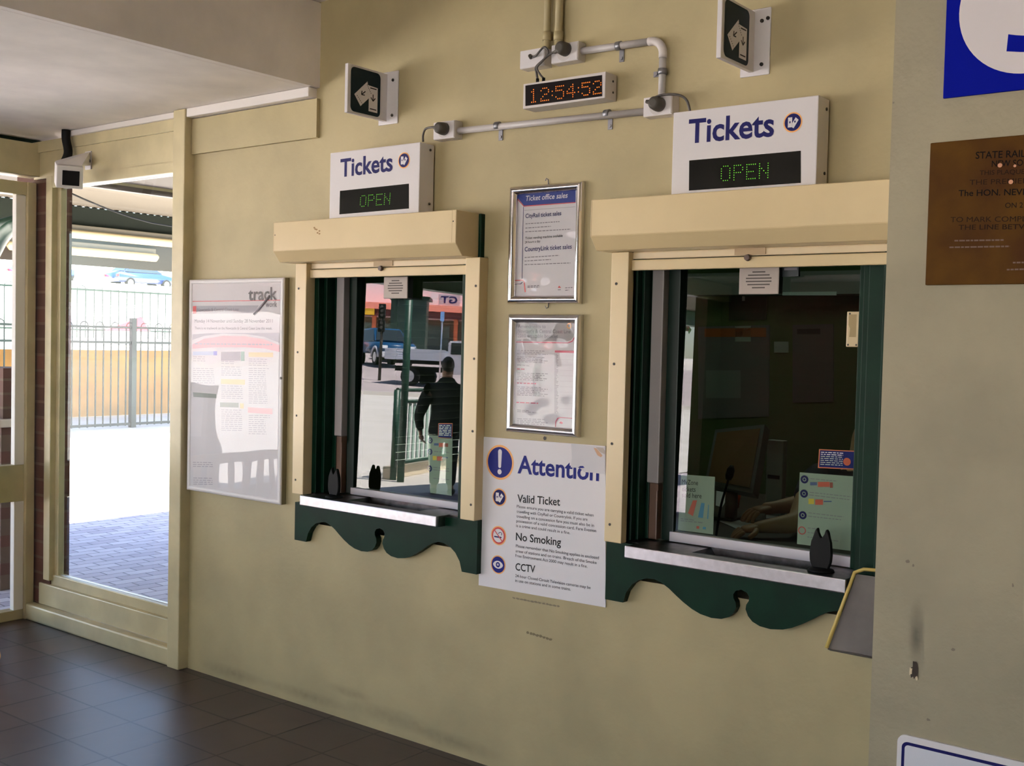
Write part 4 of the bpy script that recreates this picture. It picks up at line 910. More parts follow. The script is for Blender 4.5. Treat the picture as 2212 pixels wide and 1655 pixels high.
def hand_chains(wr, d, n, s, side=1):
    """palm and five fingers: wr wrist, d forward, n towards the palm, s towards the thumb"""
    d = Vector(d).normalized(); s = Vector(s).normalized(); n = Vector(n).normalized(); C_ = []
    C_.append([(wr, (.026, .020)), (wr+d*.045, (.038, .016)), (wr+d*.085, (.040, .014))])
    for k, (off, L, c) in enumerate(((.030, .072, .9), (.010, .080, .8), (-.010, .075, .95), (-.029, .060, 1.1))):
        p = wr+d*.075+s*off; q = p
        ch = [(q, .0095)]; a = .15
        for seg, f in enumerate((.48, .30, .22)):
            a += c*.42; q = q+(d*math.cos(a)+n*math.sin(a)+s*off*.6)*L*f; ch.append((q, .0088-.0008*seg))
        C_.append(ch)
    p = wr+d*.028+s*.022; C_.append([(p, .012), (p+(d*.5+s*.8+n*.2).normalized()*.034, .0105), (p+(d*.85+s*.75+n*.35).normalized()*.064, .009)])
    return C_
def face_parts(head, fwd, r, t, skin, hair, hairlen=.0):
    fwd = Vector(fwd).normalized(); side = fwd.cross(Vector((0, 0, 1))).normalized(); up = Vector((0, 0, 1))
    b = BM(); bmesh.ops.create_uvsphere(b, u_segments=20, v_segments=14, radius=1)
    for v in b.verts:
        c = v.co.copy(); k = 1.06
        v.co = head+side*c.x*r*.84*k-fwd*(c.y*r*.98*k+.012)+up*(c.z*r*1.12*k+.012)
    dl = [v for v in b.verts if (v.co-head).dot(fwd) > r*.25 and (v.co-head).z < r*.55 or (v.co-head).z < -r*(.35+hairlen)]
    bmesh.ops.delete(b, geom=dl, context='VERTS'); obj('hair', b, hair, t, smooth=True)
    b = BM()
    for sx in (-1, 1):
        bmesh.ops.create_uvsphere(b, u_segments=8, v_segments=6, radius=.011, matrix=Matrix.Translation(head+fwd*r*.86+side*sx*r*.33+up*.008))
    obj('eyes', b, mat('eye_dark', (40, 32, 28), .3), t, smooth=True)
SKIN = mat('warm_skin', (206, 158, 124), .5); HAIRD = mat('dark_hair', (42, 32, 26), .6)
# ------------------------------------------------------------------ ticket office
OFW = mat('office_olive_wall', (78, 100, 54), .7); OFG = mat('office_grey', (120, 124, 122), .6)
b = BM(); box(b, -4.45, -4.40, .11, 1.35, 0, 2.9); box(b, -4.45, -4.40, 2.25, 3.3, 0, 2.9); box(b, -4.45, -4.40, 1.35, 2.25, 0, .72); box(b, -4.45, -4.40, 1.35, 2.25, 1.78, 2.9); struct('wall_office_left', b, OFW)
b = BM(); box(b, -4.45, -.2, 3.2, 3.3, 0, 2.9); struct('wall_office_back', b, OFW)
b = BM(); box(b, -.3, -.2, .11, 3.3, 0, 2.9); struct('wall_office_right', b, OFW)
b = BM(); box(b, -4.45, -.2, .11, 3.3, 2.75, 2.9); struct('ceiling_office', b, OFG)
b = BM(); box(b, -4.45, -.2, .11, 3.3, -.1, 0); struct('floor_office', b, mat('office_carpet', (60, 62, 58), .9))
b = BM(); box(b, -4.4, -.3, 3.02, 3.2, 1.915, 2.05); struct('trim_14', b, mat('bulkhead_grey', (150, 156, 150), .6))
# office window with blind in the left office wall
t = thing('venetian_blind', 'slatted blind on the far office window, seen through the left ticket window', 'blind', (-4.39, 1.7, .72))
for k in range(25):
    z = .735+.0435*k; b = BM(); extr(b, [(-4.395, 1.335, z), (-4.388, 1.335, z+.0431), (-4.386, 1.335, z+.0425), (-4.393, 1.335, z-.001)], (0, .93, 0)); obj('slat', b, mat('slat_dark', (92, 96, 84), .6), t)
b = BM(); box(b, -4.4, -4.36, 1.35, 2.25, 1.79, 1.83); obj('head_rail', b, OFG, t)
# desk, terminal, odds and ends
t = thing('office_desk', 'long dark desk behind the ticket windows', 'desk', (-2.2, .7, 0))
b = BM(); box(b, -4.2, -.9, .135, 1.0, .862, .898, .004); obj('desk_top', b, mat('desk_brown', (74, 66, 54), .5), t)
b = BM(); box(b, -4.2, -1.90, 1.0, 1.7, .862, .898, .004); obj('desk_return', b, mat('desk_brown', (74, 66, 54), .5), t)
for x in (-4.1, -2.9, -1.0):
    b = BM(); box(b, x-.03, x+.03, .2, .95 if x > -1.5 else 1.65, 0, .862); obj('leg', b, OFG, t)
def onyv(px, py, Y): return wp(px, py, Y)
t = thing('ticket_terminal', 'brown-backed tilted terminal screen on the office desk, right ticket window', 'screen', (-2.1, .85, .898))
P = [onyv(1545, 928, .93), onyv(1652, 917, .93), onyv(1626, 1066, .80), onyv(1522, 1046, .80)]
n = (P[1]-P[0]).cross(P[3]-P[0]).normalized(); n = n if n.y < 0 else -n
b = BM(); extr(b, P, -n*.05); obj('screen_shell', b, mat('terminal_grey', (116, 120, 116), .5), t)
c = sum(P, Vector())/4; b = BM(); Q = [c+(p-c)*.86+n*.002 for p in P]; extr(b, Q, n*.004); obj('back_panel', b, mat('panel_brown', (128, 98, 56), .6), t)
q = (P[2]+P[3])/2; b = BM(); tube(b, [q-n*.03, Vector((q.x, q.y+.03, .91))], .025, 12); box(b, q.x-.14, q.x+.02, q.y+.0, q.y+.12, .898, .912, .004); obj('stand', b, GREYP, t)
a, d = onyv(1657, 950, 1.08), onyv(1689, 1062, 1.08)
t = thing('filing_box', 'upright pale grey box beside the terminal in the office', 'box', (a.x, 1.08, .898))
b = BM(); box(b, a.x, d.x, 1.08, 1.12, .898, a.z, .004); obj('box_body', b, mat('box_grey_green', (150, 160, 152), .5), t)
b = BM(); box(b, a.x+.01, d.x-.012, 1.074, 1.082, a.z-.16, a.z-.145); obj('box_slot', b, INK, t)
t = thing('microphone', 'black gooseneck microphone rising from the office desk', 'microphone', (-1.84, .25, .898))
p0 = onyv(1544, 1152, .25); p0.z = .898; p2 = onyv(1577, 1022, .3)
b = BM(); tube(b, [p0, p0+Vector((0, 0, .012))], [.04, .034], 20); obj('mic_base', b, RUBBER, t)
b = BM(); tube(b, smooth_path([p0, onyv(1556, 1100, .26), onyv(1568, 1055, .28), p2], 5), .0045, 8); obj('gooseneck', b, RUBBER, t)
b = BM(); dd = (p2-onyv(1568, 1055, .28)).normalized(); tube(b, [p2-dd*.025, p2-dd*.012, p2+dd*.012, p2+dd*.028], [.009, .014, .014, .006], 14); obj('foam_tip', b, RUBBER, t)
def paper(pts, z, label, m=PAPER):
    P = [onz(a, c_, z) for a, c_ in pts]; t = thing('paper_sheet', label, 'paper', (P[0].x, P[0].y, .898), 'papers on the office desk')
    b = BM(); extr(b, [Vector((p.x, p.y, .8995)) for p in P], (0, 0, .0012)); obj('sheet', b, m, t)
paper([(1655, 1112), (1690, 1102), (1698, 1118), (1655, 1120)], .90, 'white paper by the clerk\'s far hand, right ticket window')
paper([(1552, 1125), (1610, 1124), (1655, 1132), (1590, 1142)], .90, 'white paper under the clerk\'s near hand, right ticket window')
paper([(1548, 1052), (1582, 1058), (1560, 1096), (1546, 1092)], .90, 'white paper sheet just right of the MyZone notice')
c = onz(1584, 1080, .93); t = thing('orange_cup', 'small orange cup on the office desk below the terminal', 'cup', (c.x, c.y, .898))
b = BM(); tube(b, [(c.x, c.y, .8985), (c.x, c.y, .96)], [.025, .034], 18); obj('cup_body', b, mat('cup_orange', (200, 80, 40), .5), t)
# things on the far office wall
def back_panel(pts, name, label, cat, m, extra=(), Y=3.19, grp=None):
    P = [wp(*p, Y) for p in pts]; t = thing(name, label, cat, (P[0].x, Y, min(p.z for p in P)), grp)
    b = BM(); extr(b, P, (0, .01, 0)); obj('panel', b, m, t)
    for nm, ps, mm in extra:
        b = BM(); poly(b, ps, Y-.002); flat(nm, b, mm, t)
    return t
back_panel([(1575, 692), (1655, 690), (1655, 640), (1575, 640)], 'notice_board', 'dark green board high on the far office wall', 'board', mat('board_green', (26, 56, 34), .7), [('key_tag', [(1603, 650), (1609, 650), (1609, 640), (1603, 640)], PAPER)], 3.18)
back_panel([(1508, 905), (1660, 900), (1662, 702), (1508, 706)], 'wall_chart', 'large grey wall chart with an orange heading on the far office wall', 'chart', mat('chart_grey', (112, 112, 108), .7), [('orange_heading', [(1522, 728), (1655, 728), (1655, 708), (1522, 710)], mat('chart_orange', (170, 92, 36), .6)), ('white_tag', [(1588, 738), (1622, 738), (1622, 704), (1588, 705)], mat('tag_pale', (170, 182, 172), .6)), ('lower_block', [(1525, 860), (1600, 860), (1600, 800), (1525, 800)], mat('chart_pale', (130, 136, 130), .7))])
back_panel([(1712, 870), (1800, 868), (1800, 700), (1712, 702)], 'wall_chart', 'grey wall chart at the right of the far office wall', 'chart', mat('chart_grey2', (96, 98, 92), .7), [('dark_heading', [(1722, 722), (1772, 722), (1772, 710), (1722, 711)], mat('chart_dark', (44, 52, 44), .6))])
back_panel([(1672, 762), (1702, 762), (1702, 738), (1672, 738)], 'wall_phone', 'small pale wall box between the two office charts', 'box', mat('tag_pale', (170, 182, 172), .6))
back_panel([(1690, 638), (1806, 638), (1806, 630), (1690, 631)], 'tube_light', 'pale tube light under the office bulkhead', 'light', mat('tube_pale', (200, 214, 206), .4, emit=.05), Y=3.0)
b = BM(); P = [wp(*p, .105) for p in ((1690, 598), (1725, 597), (1725, 575), (1690, 576))]
t = thing('dark_label', 'dark blue-black label beside the intercom of the right ticket window', 'label', (P[0].x, .105, P[0].z)); extr(b, P, (0, .012, 0)); obj('label_plate', b, mat('label_dark', (24, 38, 42), .4), t)
b = BM(); poly(b, [(1694, 584), (1722, 583), (1722, 578), (1694, 579)], .104); flat('label_print', b, GINK, t)
# office lamp
ld = bpy.data.lights.new('office_lamp', 'AREA'); ld.energy = 5; ld.size = .5; ld.shape = 'RECTANGLE'; ld.size_y = 1.2; ld.color = (.95, 1, .86)
lo = bpy.data.objects.new('office_lamp', ld); COL.objects.link(lo); lo.location = (-2.2, 1.6, 2.7)
# the clerk
t = thing('person', 'seated clerk in dark clothes behind the right ticket window, hands on papers', 'person', (-1.52, 1.1, 0))
wa, ea = onz(1648, 1138, .94), onz(1722, 1130, .955); wb_, eb = onz(1668, 1097, .955), onz(1735, 1088, .97)
T0 = Vector((-1.55, 1.12, .60)); hd = Vector((-1.49, 1.0, 1.34)); fw = Vector((-.35, -.8, -.35))
ha = (onz(1590, 1146, .925)-wa).normalized(); hb = (onz(1585, 1110, .935)-wb_).normalized()
dn = Vector((0, .1, -1)); sh = Vector((0, 0, 1))
body = [[(T0, .13), (T0+Vector((0, -.03, .25)), (.15, .11)), (Vector((-1.57, 1.06, 1.08)), (.17, .11)), (Vector((-1.575, 1.04, 1.19)), .06), (Vector((-1.58, 1.01, 1.25)), .055), (hd, (.078, .10)), (hd+Vector((0, 0, .09)), (.06, .07))],
        [('@', 2), (Vector((-1.76, 1.03, 1.10)), .058), (ea, .043), (ea.lerp(wa, .35), .038), (ea.lerp(wa, .75), .030), (wa, .026), (wa+ha*.05, (.032, .017))],
        [('@', 2), (Vector((-1.39, 1.03, 1.10)), .058), (Vector((-1.50, .92, 1.0)), .046), (eb, .043), (eb.lerp(wb_, .4), .037), (eb.lerp(wb_, .75), .030), (wb_, .026), (wb_+hb*.05, (.032, .017))],
        [('@', 0), (Vector((-1.63, .85, .60)), .075), (Vector((-1.66, .62, .58)), .06), (Vector((-1.66, .66, .1)), .045), (Vector((-1.66, .52, .04)), .04)],
        [('@', 0), (Vector((-1.45, .85, .60)), .075), (Vector((-1.43, .62, .58)), .06), (Vector((-1.43, .66, .1)), .045), (Vector((-1.43, .52, .04)), .04)]]
body += hand_chains(wa, ha, dn, ha.cross(dn)) + hand_chains(wb_, hb, dn, -hb.cross(dn))
body.append([(hd+fw.normalized()*.075+Vector((0, 0, .0)), .014), (hd+fw.normalized()*.105+Vector((0, 0, -.018)), .012)])
skinned('body', body, SKIN, t)
UNI = mat('dark_uniform', (36, 40, 52), .8)
sh_ = [[(T0, .15), (T0+Vector((0, -.03, .25)), (.168, .128)), (Vector((-1.57, 1.06, 1.08)), (.185, .125)), (Vector((-1.575, 1.045, 1.17)), .075)],
       [('@', 2), (Vector((-1.76, 1.03, 1.10)), .07), (Vector((-1.76, 1.03, 1.10)).lerp(ea, .62), .058)], [('@', 2), (Vector((-1.39, 1.03, 1.10)), .07), (Vector((-1.46, .95, 1.03)), .06)]]
skinned('shirt', sh_, UNI, t)
skinned('trousers', [[(T0+Vector((0, 0, .02)), .15), (Vector((-1.64, .85, .60)), .09), (Vector((-1.66, .62, .58)), .075), (Vector((-1.66, .66, .12)), .06)], [('@', 0), (Vector((-1.44, .85, .60)), .09), (Vector((-1.43, .62, .58)), .075), (Vector((-1.43, .66, .12)), .06)]], UNI, t)
face_parts(hd+Vector((0, 0, .02)), fw, .095, t, SKIN, HAIRD)
t = thing('office_chair', 'dark chair under the seated clerk', 'chair', (-1.55, 1.15, 0))
b = BM(); box(b, -1.78, -1.32, .95, 1.40, .40, .455, .02); obj('seat', b, UNI, t)
b = BM(); box(b, -1.76, -1.34, 1.36, 1.42, .55, 1.0, .02); obj('backrest', b, UNI, t)
b = BM(); tube(b, [(-1.55, 1.17, .04), (-1.55, 1.17, .40)], .03, 12); box(b, -1.57, -1.53, 1.36, 1.44, .40, .58); obj('post', b, GREYP, t)
for k in range(5):
    a = k*1.2566; b = BM(); tube(b, [(-1.55, 1.17, .06), (-1.55+.26*math.cos(a), 1.17+.26*math.sin(a), .03)], [.028, .02], 8); obj('leg', b, GREYP, t)
# ------------------------------------------------------------------ outdoors: ground
b = BM(); box(b, -9.2, -6.0, -14, .13, -.1, -.002); box(b, -9.2, -4.46, .13, 25, -.1, -.002); struct('ground_paving', b, PAVE)
CONC = mat('pale_concrete', (204, 197, 188), .85, var=.1, vs=.7); ASPH = mat('sunlit_asphalt', (150, 138, 138), .9, var=.08, vs=.5)
b = BM(); box(b, -19, -9.2, -.5, 25, -.1, -.002); struct('ground_forecourt', b, CONC)
V0 = Vector((-.687, -.727, 0))
def dist(x, y): return -.687*x-.727*(y-3.48)
def ter(d):
    K = ((0, -.003), (18, -.003), (42, .92), (52, 1.68), (80, 3.2), (140, 5))
    for (a, za), (c_, zc2) in zip(K, K[1:]):
        if d <= c_: return za+(zc2-za)*(d-a)/(c_-a)
    return K[-1][1]
def band(name, d0, d1, m, n=14, half=70):
    b = BM(); e = Vector((.727, -.687, 0)); rows = []
    for i in range(n+1):
        d = d0+(d1-d0)*i/n; row = []
        for j in range(-10, 11):
            u = half*j/10
            p = Vector((0, 3.48, 0))+V0*d+e*u; row.append(b.verts.new((p.x, p.y, ter(d))))
        rows.append(row)
    for r, s in zip(rows, rows[1:]):
        for j in range(20): b.faces.new((r[j], r[j+1], s[j+1], s[j]))
    # keep clear of the forecourt and the hall
    bmesh.ops.bisect_plane(b, geom=b.verts[:]+b.edges[:]+b.faces[:], plane_co=(0, -.5, 0), plane_no=(0, 1, 0), clear_outer=True)
    bmesh.ops.bisect_plane(b, geom=b.verts[:]+b.edges[:]+b.faces[:], plane_co=(-9.2, 0, 0), plane_no=(1, 0, 0), clear_outer=True)
    return struct(name, b, m)
b = BM(); box(b, -6.0, 8, -22, -7.7, -.1, -.004); struct('ground_platform', b, CONC)
band('ground_footpath', 5, 36, CONC); band('ground_road', 36.3, 66, ASPH, 10); band('ground_far', 66, 140, CONC, 8)
b = BM(); e = Vector((.727, -.687, 0)); p = Vector((0, 3.48, ter(36)))+V0*36
extr(b, [p-e*40, p+e*40, p+e*40+V0*.35, p-e*40+V0*.35], (0, 0, .12)); struct('kerb_stone', b, mat('kerb_pale', (214, 206, 196), .8))
# entry canopy outside the glazing
GRN = mat('station_green', (18, 58, 42), .45)
b = BM(); box(b, -8.8, -7.06, -13, 1.25, 2.66, 2.74); struct('canopy_roof', b, mat('soffit_brown', (96, 88, 76), .8))
t = thing('canopy_beam', 'long dark green steel beam along the entry canopy edge', 'beam', (-8.8, -6, 2.44)); b = BM(); box(b, -8.86, -8.76, -13, 1.25, 2.44, 2.66); box(b, -8.9, -8.72, -13, 1.25, 2.43, 2.45); obj('steel_beam', b, GRN, t)
t = thing('canopy_post', 'dark green steel post with curved bracket seen through the left door', 'post', (-8.8, 1.11, 0))
b = BM(); box(b, -8.85, -8.75, 1.06, 1.16, 0, 2.44); obj('post_shaft', b, GRN, t)
b = BM(); Q = [(-8.8+.75*(1-math.cos(a)), 1.11, 1.25+1.15*math.sin(a)) for a in [k*math.pi/2/10 for k in range(11)]]; tube(b, Q, .055, 12); obj('curved_bracket', b, GRN, t)
b = BM(); tube(b, [(-8.8, 1.11, 2.35), (-8.05, 1.11, 2.42)], .05, 8); obj('top_strut', b, GRN, t)
# low brick pier outside the door
t = thing('brick_pier', 'low brick pier outside seen through the left glass door', 'pier', (-6.6, .45, 0))
b = BM(); box(b, -6.95, -6.6, .2, .44, 0, 1.0); box(b, -6.93, -6.62, .22, .42, 1.05, 1.36); obj('pier_brickwork', b, BRICKM, t)
b = BM(); box(b, -6.97, -6.58, .18, .46, 1.0, 1.05, .008); obj('pale_band', b, mat('band_pale', (206, 190, 176), .7), t)
# street canopy across the forecourt with its strip lights
t = thing('street_canopy', 'corrugated roof canopy across the forecourt beyond the fence', 'canopy', (-16, 8, 0))
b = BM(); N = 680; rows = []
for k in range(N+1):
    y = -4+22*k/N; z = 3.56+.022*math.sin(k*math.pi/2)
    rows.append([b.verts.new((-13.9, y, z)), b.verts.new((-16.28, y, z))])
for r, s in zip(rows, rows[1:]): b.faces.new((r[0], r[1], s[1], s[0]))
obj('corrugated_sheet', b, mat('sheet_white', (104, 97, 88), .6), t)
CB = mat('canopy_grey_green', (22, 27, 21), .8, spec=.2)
b = BM(); box(b, -18.6, -16.3, -4, 18, 3.36, 3.40); obj('added_shade_panel', b, CB, t)  # unseen panel added behind the beam to keep sun off the retaining wall
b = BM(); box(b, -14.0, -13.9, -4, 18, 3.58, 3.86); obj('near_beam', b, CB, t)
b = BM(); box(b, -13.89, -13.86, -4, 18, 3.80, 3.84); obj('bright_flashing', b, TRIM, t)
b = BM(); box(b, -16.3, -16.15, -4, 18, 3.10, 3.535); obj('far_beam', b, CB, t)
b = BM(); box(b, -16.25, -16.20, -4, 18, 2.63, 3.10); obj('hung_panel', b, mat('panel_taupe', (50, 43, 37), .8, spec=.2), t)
for y in (1.0, 11.5):
    b = BM(); box(b, -16.36, -16.26, y, y+.1, 0, 3.1); obj('post', b, GRN, t)
def batten(y0, y1, zc, x, label):
    t = thing('strip_light', label, 'light', (x, (y0+y1)/2, zc), 'strip lights under the street canopy')
    b = BM(); box(b, x-.10, x-.04, y0, y1, zc+.02, zc+.12, .01); obj('light_body', b, mat('batten_body', (92, 84, 70), .5), t)
    b = BM(); tube(b, [(x, y0, zc), (x, y0+.05, zc-.03), (x, y1-.05, zc-.03), (x, y1, zc)], [.04, .07, .07, .04], 12); obj('diffuser', b, mat('diffuser_cream', (190, 170, 132), .35), t)
batten(6.05, 9.4, 3.12, -16.02, 'upper cream strip light hung under the street canopy')
batten(5.2, 7.75, 2.86, -16.06, 'lower cream strip light hung under the street canopy')
t = thing('sagging_cable', 'thin cable sagging under the canopy roof', 'cable', (-14.2, 6, 3.2)); b = BM()
A_ = [(-14.2, 4.9+k*.37, 3.53-.36*math.sin(math.pi*k/10)) for k in range(11)]; tube(b, A_, .012, 6); obj('cable', b, RUBBER, t)
# fences
FG = mat('fence_green', (6, 30, 24), .6)
def fence(name, label, x, ya, yb, zb_, rails, zt, step, posts, ptop, hoop=True):
    t = thing(name, label, 'fence', (x, (ya+yb)/2, zb_))
    for z in rails:
        b = BM(); box(b, x-.02, x+.02, ya, yb, z-.02, z+.02); obj('rail', b, FG, t)
    for y in posts:
        b = BM(); box(b, x-.045, x+.045, y-.045, y+.045, zb_, ptop); obj('post', b, FG, t)
    n = int((yb-ya)/step); first = None
    b = BM(); box(b, -.009, .009, -.009, .009, zb_+.03, zt); first = obj('picket', b, FG); first.parent = t; first.location = (0, ya-(ya+yb)/2+step/2, -zb_)
    for k in range(1, n):
        c = first.copy(); COL.objects.link(c); c.parent = t; c.location = (0, ya-(ya+yb)/2+step*(k+.5), -zb_)
    if hoop:
        b = BM(); tube(b, [(0, step*.5-step*.5*math.cos(a), .07*math.sin(a)) for a in [q*math.pi/6 for q in range(7)]], .009, 6); h0 = obj('hoop', b, FG); h0.parent = t; h0.location = (0, ya-(ya+yb)/2+step/2, zt-zb_)
        for k in range(2, n-1, 2):
            c = h0.copy(); COL.objects.link(c); c.parent = t; c.location = (0, ya-(ya+yb)/2+step*(k+.5), zt-zb_)
    return t
fence('metal_fence', 'green metal fence with hooped tops across the forecourt', -16.5, 4.9, 9.2, 0, (.06, 1.42, 1.67), 1.68, .139, (7.60,), 1.83)
SAND = mat('sandstone', (176, 126, 66), .85, var=.12, vs=1.5)
b = BM(); box(b, -19.4, -19.0, -.4, 25, 0, 1.24); struct('retaining_wall', b, SAND)
b = BM(); rows = [[b.verts.new((x, y, z)) for y in (-.4, 8, 16, 40, 90)] for x, z in ((-19.4, 1.2), (-22, 1.5), (-26, 2.4), (-27.5, 2.74), (-50, 3.9), (-58, 4.38), (-90, 4.5))]
for r, s in zip(rows, rows[1:]):
    for j in range(4): b.faces.new((r[j], r[j+1], s[j+1], s[j]))
struct('ground_bank', b, CONC)
fence('metal_fence', 'upper green fence on the white bank behind the hooped fence', -21.0, 6.5, 14.5, 1.42, (1.62, 2.44), 2.45, .19, (8.2, 12.55), 2.78)
c = wp(185, 700, 10.2); t = thing('pale_pole', 'broad pale blue-grey pole on the bank behind the fences', 'pole', (-22.5, 10.3, 1.5))
b = BM(); tube(b, [(-22.5, 10.25, 1.45), (-22.5, 10.25, 6.0)], .15, 16); obj('pole_shaft', b, mat('pole_pale', (170, 178, 194), .6), t)
t = thing('red_barrier', 'tilted red and white barrier board behind the fence', 'barrier', (-20.6, 10.1, 1.3))
b = BM(); extr(b, [(-20.4, 9.55, 1.62), (-20.4, 10.35, 1.92), (-20.4, 10.55, 1.62)], (-.06, 0, 0)); obj('red_board', b, mat('board_red', (206, 46, 56), .5), t)
b = BM(); extr(b, [(-20.4, 9.5, 1.44), (-20.4, 10.6, 1.44), (-20.4, 10.58, 1.61), (-20.4, 9.52, 1.61)], (-.06, 0, 0)); obj('white_board', b, WHITE, t)
for y in (9.7, 10.4):
    b = BM(); box(b, -20.46, -20.42, y, y+.04, 1.28, 1.44); obj('leg', b, WHITE, t)
# ------------------------------------------------------------------ vehicles (built along +X = forwards, wheels on z 0)
def car(name, label, col, loc, rot, kind='hatch', cat='car', trim=None):
    t = thing(name, label, cat)
    pm = mat('paint_%d_%d_%d' % col, col, .3, coat=.6); gm = mat('car_glass', (30, 40, 44), .08); tm = trim or pm
    if kind == '4x4':
        L, Wd = 4.0, 1.72; prof = [(-2.0, .55), (-2.0, 1.08), (1.0, 1.08), (1.85, 1.02), (1.98, .85), (1.98, .55)]; cab = [(-1.98, 1.08), (-1.9, 1.72), (.35, 1.74), (.98, 1.08)]; wr = .37; wx = (-1.2, 1.22)
    else:
        L, Wd = 4.3, 1.74; prof = [(-2.15, .35), (-2.12, .85), (-1.9, .98), (.95, .95), (1.9, .78), (2.12, .6), (2.12, .32)]; cab = [(-1.75, .96), (-1.15, 1.44), (.2, 1.46), (1.15, .95)]; wr = .31; wx = (-1.3, 1.35)
    def loft(pf, hw_lo, hw_hi, zl, zh):
        b = BM(); A = []; B2 = []
        for x, z in pf:
            f = (z-zl)/(zh-zl); h = hw_lo+(hw_hi-hw_lo)*f
            A.append(b.verts.new((x, -h, z))); B2.append(b.verts.new((x, h, z)))
        b.faces.new(A); b.faces.new(B2[::-1]); n = len(pf)
        for i in range(n): b.faces.new((A[i], B2[i], B2[(i+1) % n], A[(i+1) % n]))
        bmesh.ops.bevel(b, geom=list(b.edges), offset=.05, segments=2, affect='EDGES'); return b
    zs = [z for _, z in prof]; obj('car_body', loft(prof, Wd/2, Wd/2-.04, min(zs), max(zs)), pm, t, True)
    zc = [z for _, z in cab]; obj('cabin', loft(cab, Wd/2-.05, Wd/2-.22, min(zc), max(zc)), pm, t, True)
    for s in (-1, 1):
        b = BM(); h = lambda z: (Wd/2-.05+(-.17)*(z-min(zc))/(max(zc)-min(zc))+.012)*s
        c2 = [(x*.9+.0*(x), z) for x, z in cab]; z0, z1 = min(zc)+.04, max(zc)-.08
        def X_at(i, j, z): (xa, za), (xb, zb2) = cab[i], cab[j]; return xa+(xb-xa)*(z-za)/(zb2-za)
        ngon(b, [(X_at(0, 1, z0)+.12, h(z0), z0), (X_at(3, 2, z0)-.14, h(z0), z0), (X_at(3, 2, z1)-.10, h(z1), z1), (X_at(0, 1, z1)+.10, h(z1), z1)]); obj('side_window', b, gm, t)
    b = BM(); (xa, za), (xb, zb2) = cab[3], cab[2]; hw = Wd/2-.14
    q = lambda f, w_: (xa+(xb-xa)*f+.025, w_, za+(zb2-za)*f+.02)
    ngon(b, [q(.1, -hw), q(.1, hw), q(.88, hw-.14), q(.88, -hw+.14)]); obj('windscreen', b, gm, t)
    b = BM(); (xa, za), (xb, zb2) = cab[0], cab[1]; q = lambda f, w_: (xa+(xb-xa)*f-.025, w_, za+(zb2-za)*f+.02)
    ngon(b, [q(.15, -hw), q(.15, hw), q(.85, hw-.14), q(.85, -hw+.14)]); obj('rear_window', b, gm, t)
    for x in wx:
        for s in (-1, 1):
            b = BM(); cyl(b, (x, s*(Wd/2-.2), wr), (0, s, 0), wr, .22, 24); w0 = obj('wheel', b, RUBBER, t)
            b = BM(); cyl(b, (x, s*(Wd/2+.015), wr), (0, s, 0), wr*.62, .012, 18); obj('hubcap', b, ALU, w0)
            if kind == '4x4':
                b = BM(); tube(b, [(x+(wr+.09)*math.cos(a), s*(Wd/2+.01), wr+(wr+.09)*math.sin(a)) for a in [q2*math.pi/8 for q2 in range(9)]], .06, 6); obj('wheel_arch', b, tm, t)
    fx = max(x for x, _ in prof); hz = .82 if kind == '4x4' else .66
    for s in (-1, 1):
        b = BM(); box(b, fx-.12, fx+.01, s*.52, s*.78, hz-.06, hz+.09, .02); obj('headlight', b, mat('lamp_clear', (220, 224, 228), .1), t)
        rx = min(x for x, _ in prof); b = BM(); box(b, rx-.01, rx+.1, s*.6, s*.8, hz, hz+.14, .02); obj('tail_light', b, mat('lamp_red', (180, 24, 28), .2), t)
    b = BM(); box(b, fx-.10, fx+.08, -Wd/2, Wd/2, .36 if kind == '4x4' else .30, .62 if kind == '4x4' else .48, .04); obj('bumper', b, tm, t)
    b = BM(); box(b, fx+.075, fx+.088, -.5, .5, .42 if kind == '4x4' else .34, .52 if kind == '4x4' else .42); obj('grille', b, RUBBER, t)
    t.location = loc; t.rotation_euler = (0, 0, rot); return t
BL = (14, 38, 92)
car('blue_car', 'bright blue car on the road above the fence, seen through the big window', BL, (-63.4, 38.9, 4.40), math.radians(90))
car('pale_blue_car', 'second pale blue vehicle behind the blue car, left edge of the big window', (40, 60, 92), (-64.2, 33.0, 4.40), math.radians(90))
car('dark_car', 'dark car ahead of the blue car beside the post in the big window', (22, 28, 30), (-64.5, 44.6, 4.41), math.radians(90))
hdg = math.radians(27)
car('blue_four_wheel_drive', 'blue four wheel drive with pale trim reflected in the left ticket window', (14, 66, 104), (-37.2, -34.4, ter(dist(-37.2, -34.4))), hdg, '4x4', trim=mat('trim_silver', (190, 192, 196), .4))
car('dark_blue_car', 'dark blue car reflected behind the utility truck in the left ticket window', (30, 46, 74), (-40.6, -38.6, ter(dist(-40.6, -38.6))), hdg+.2)
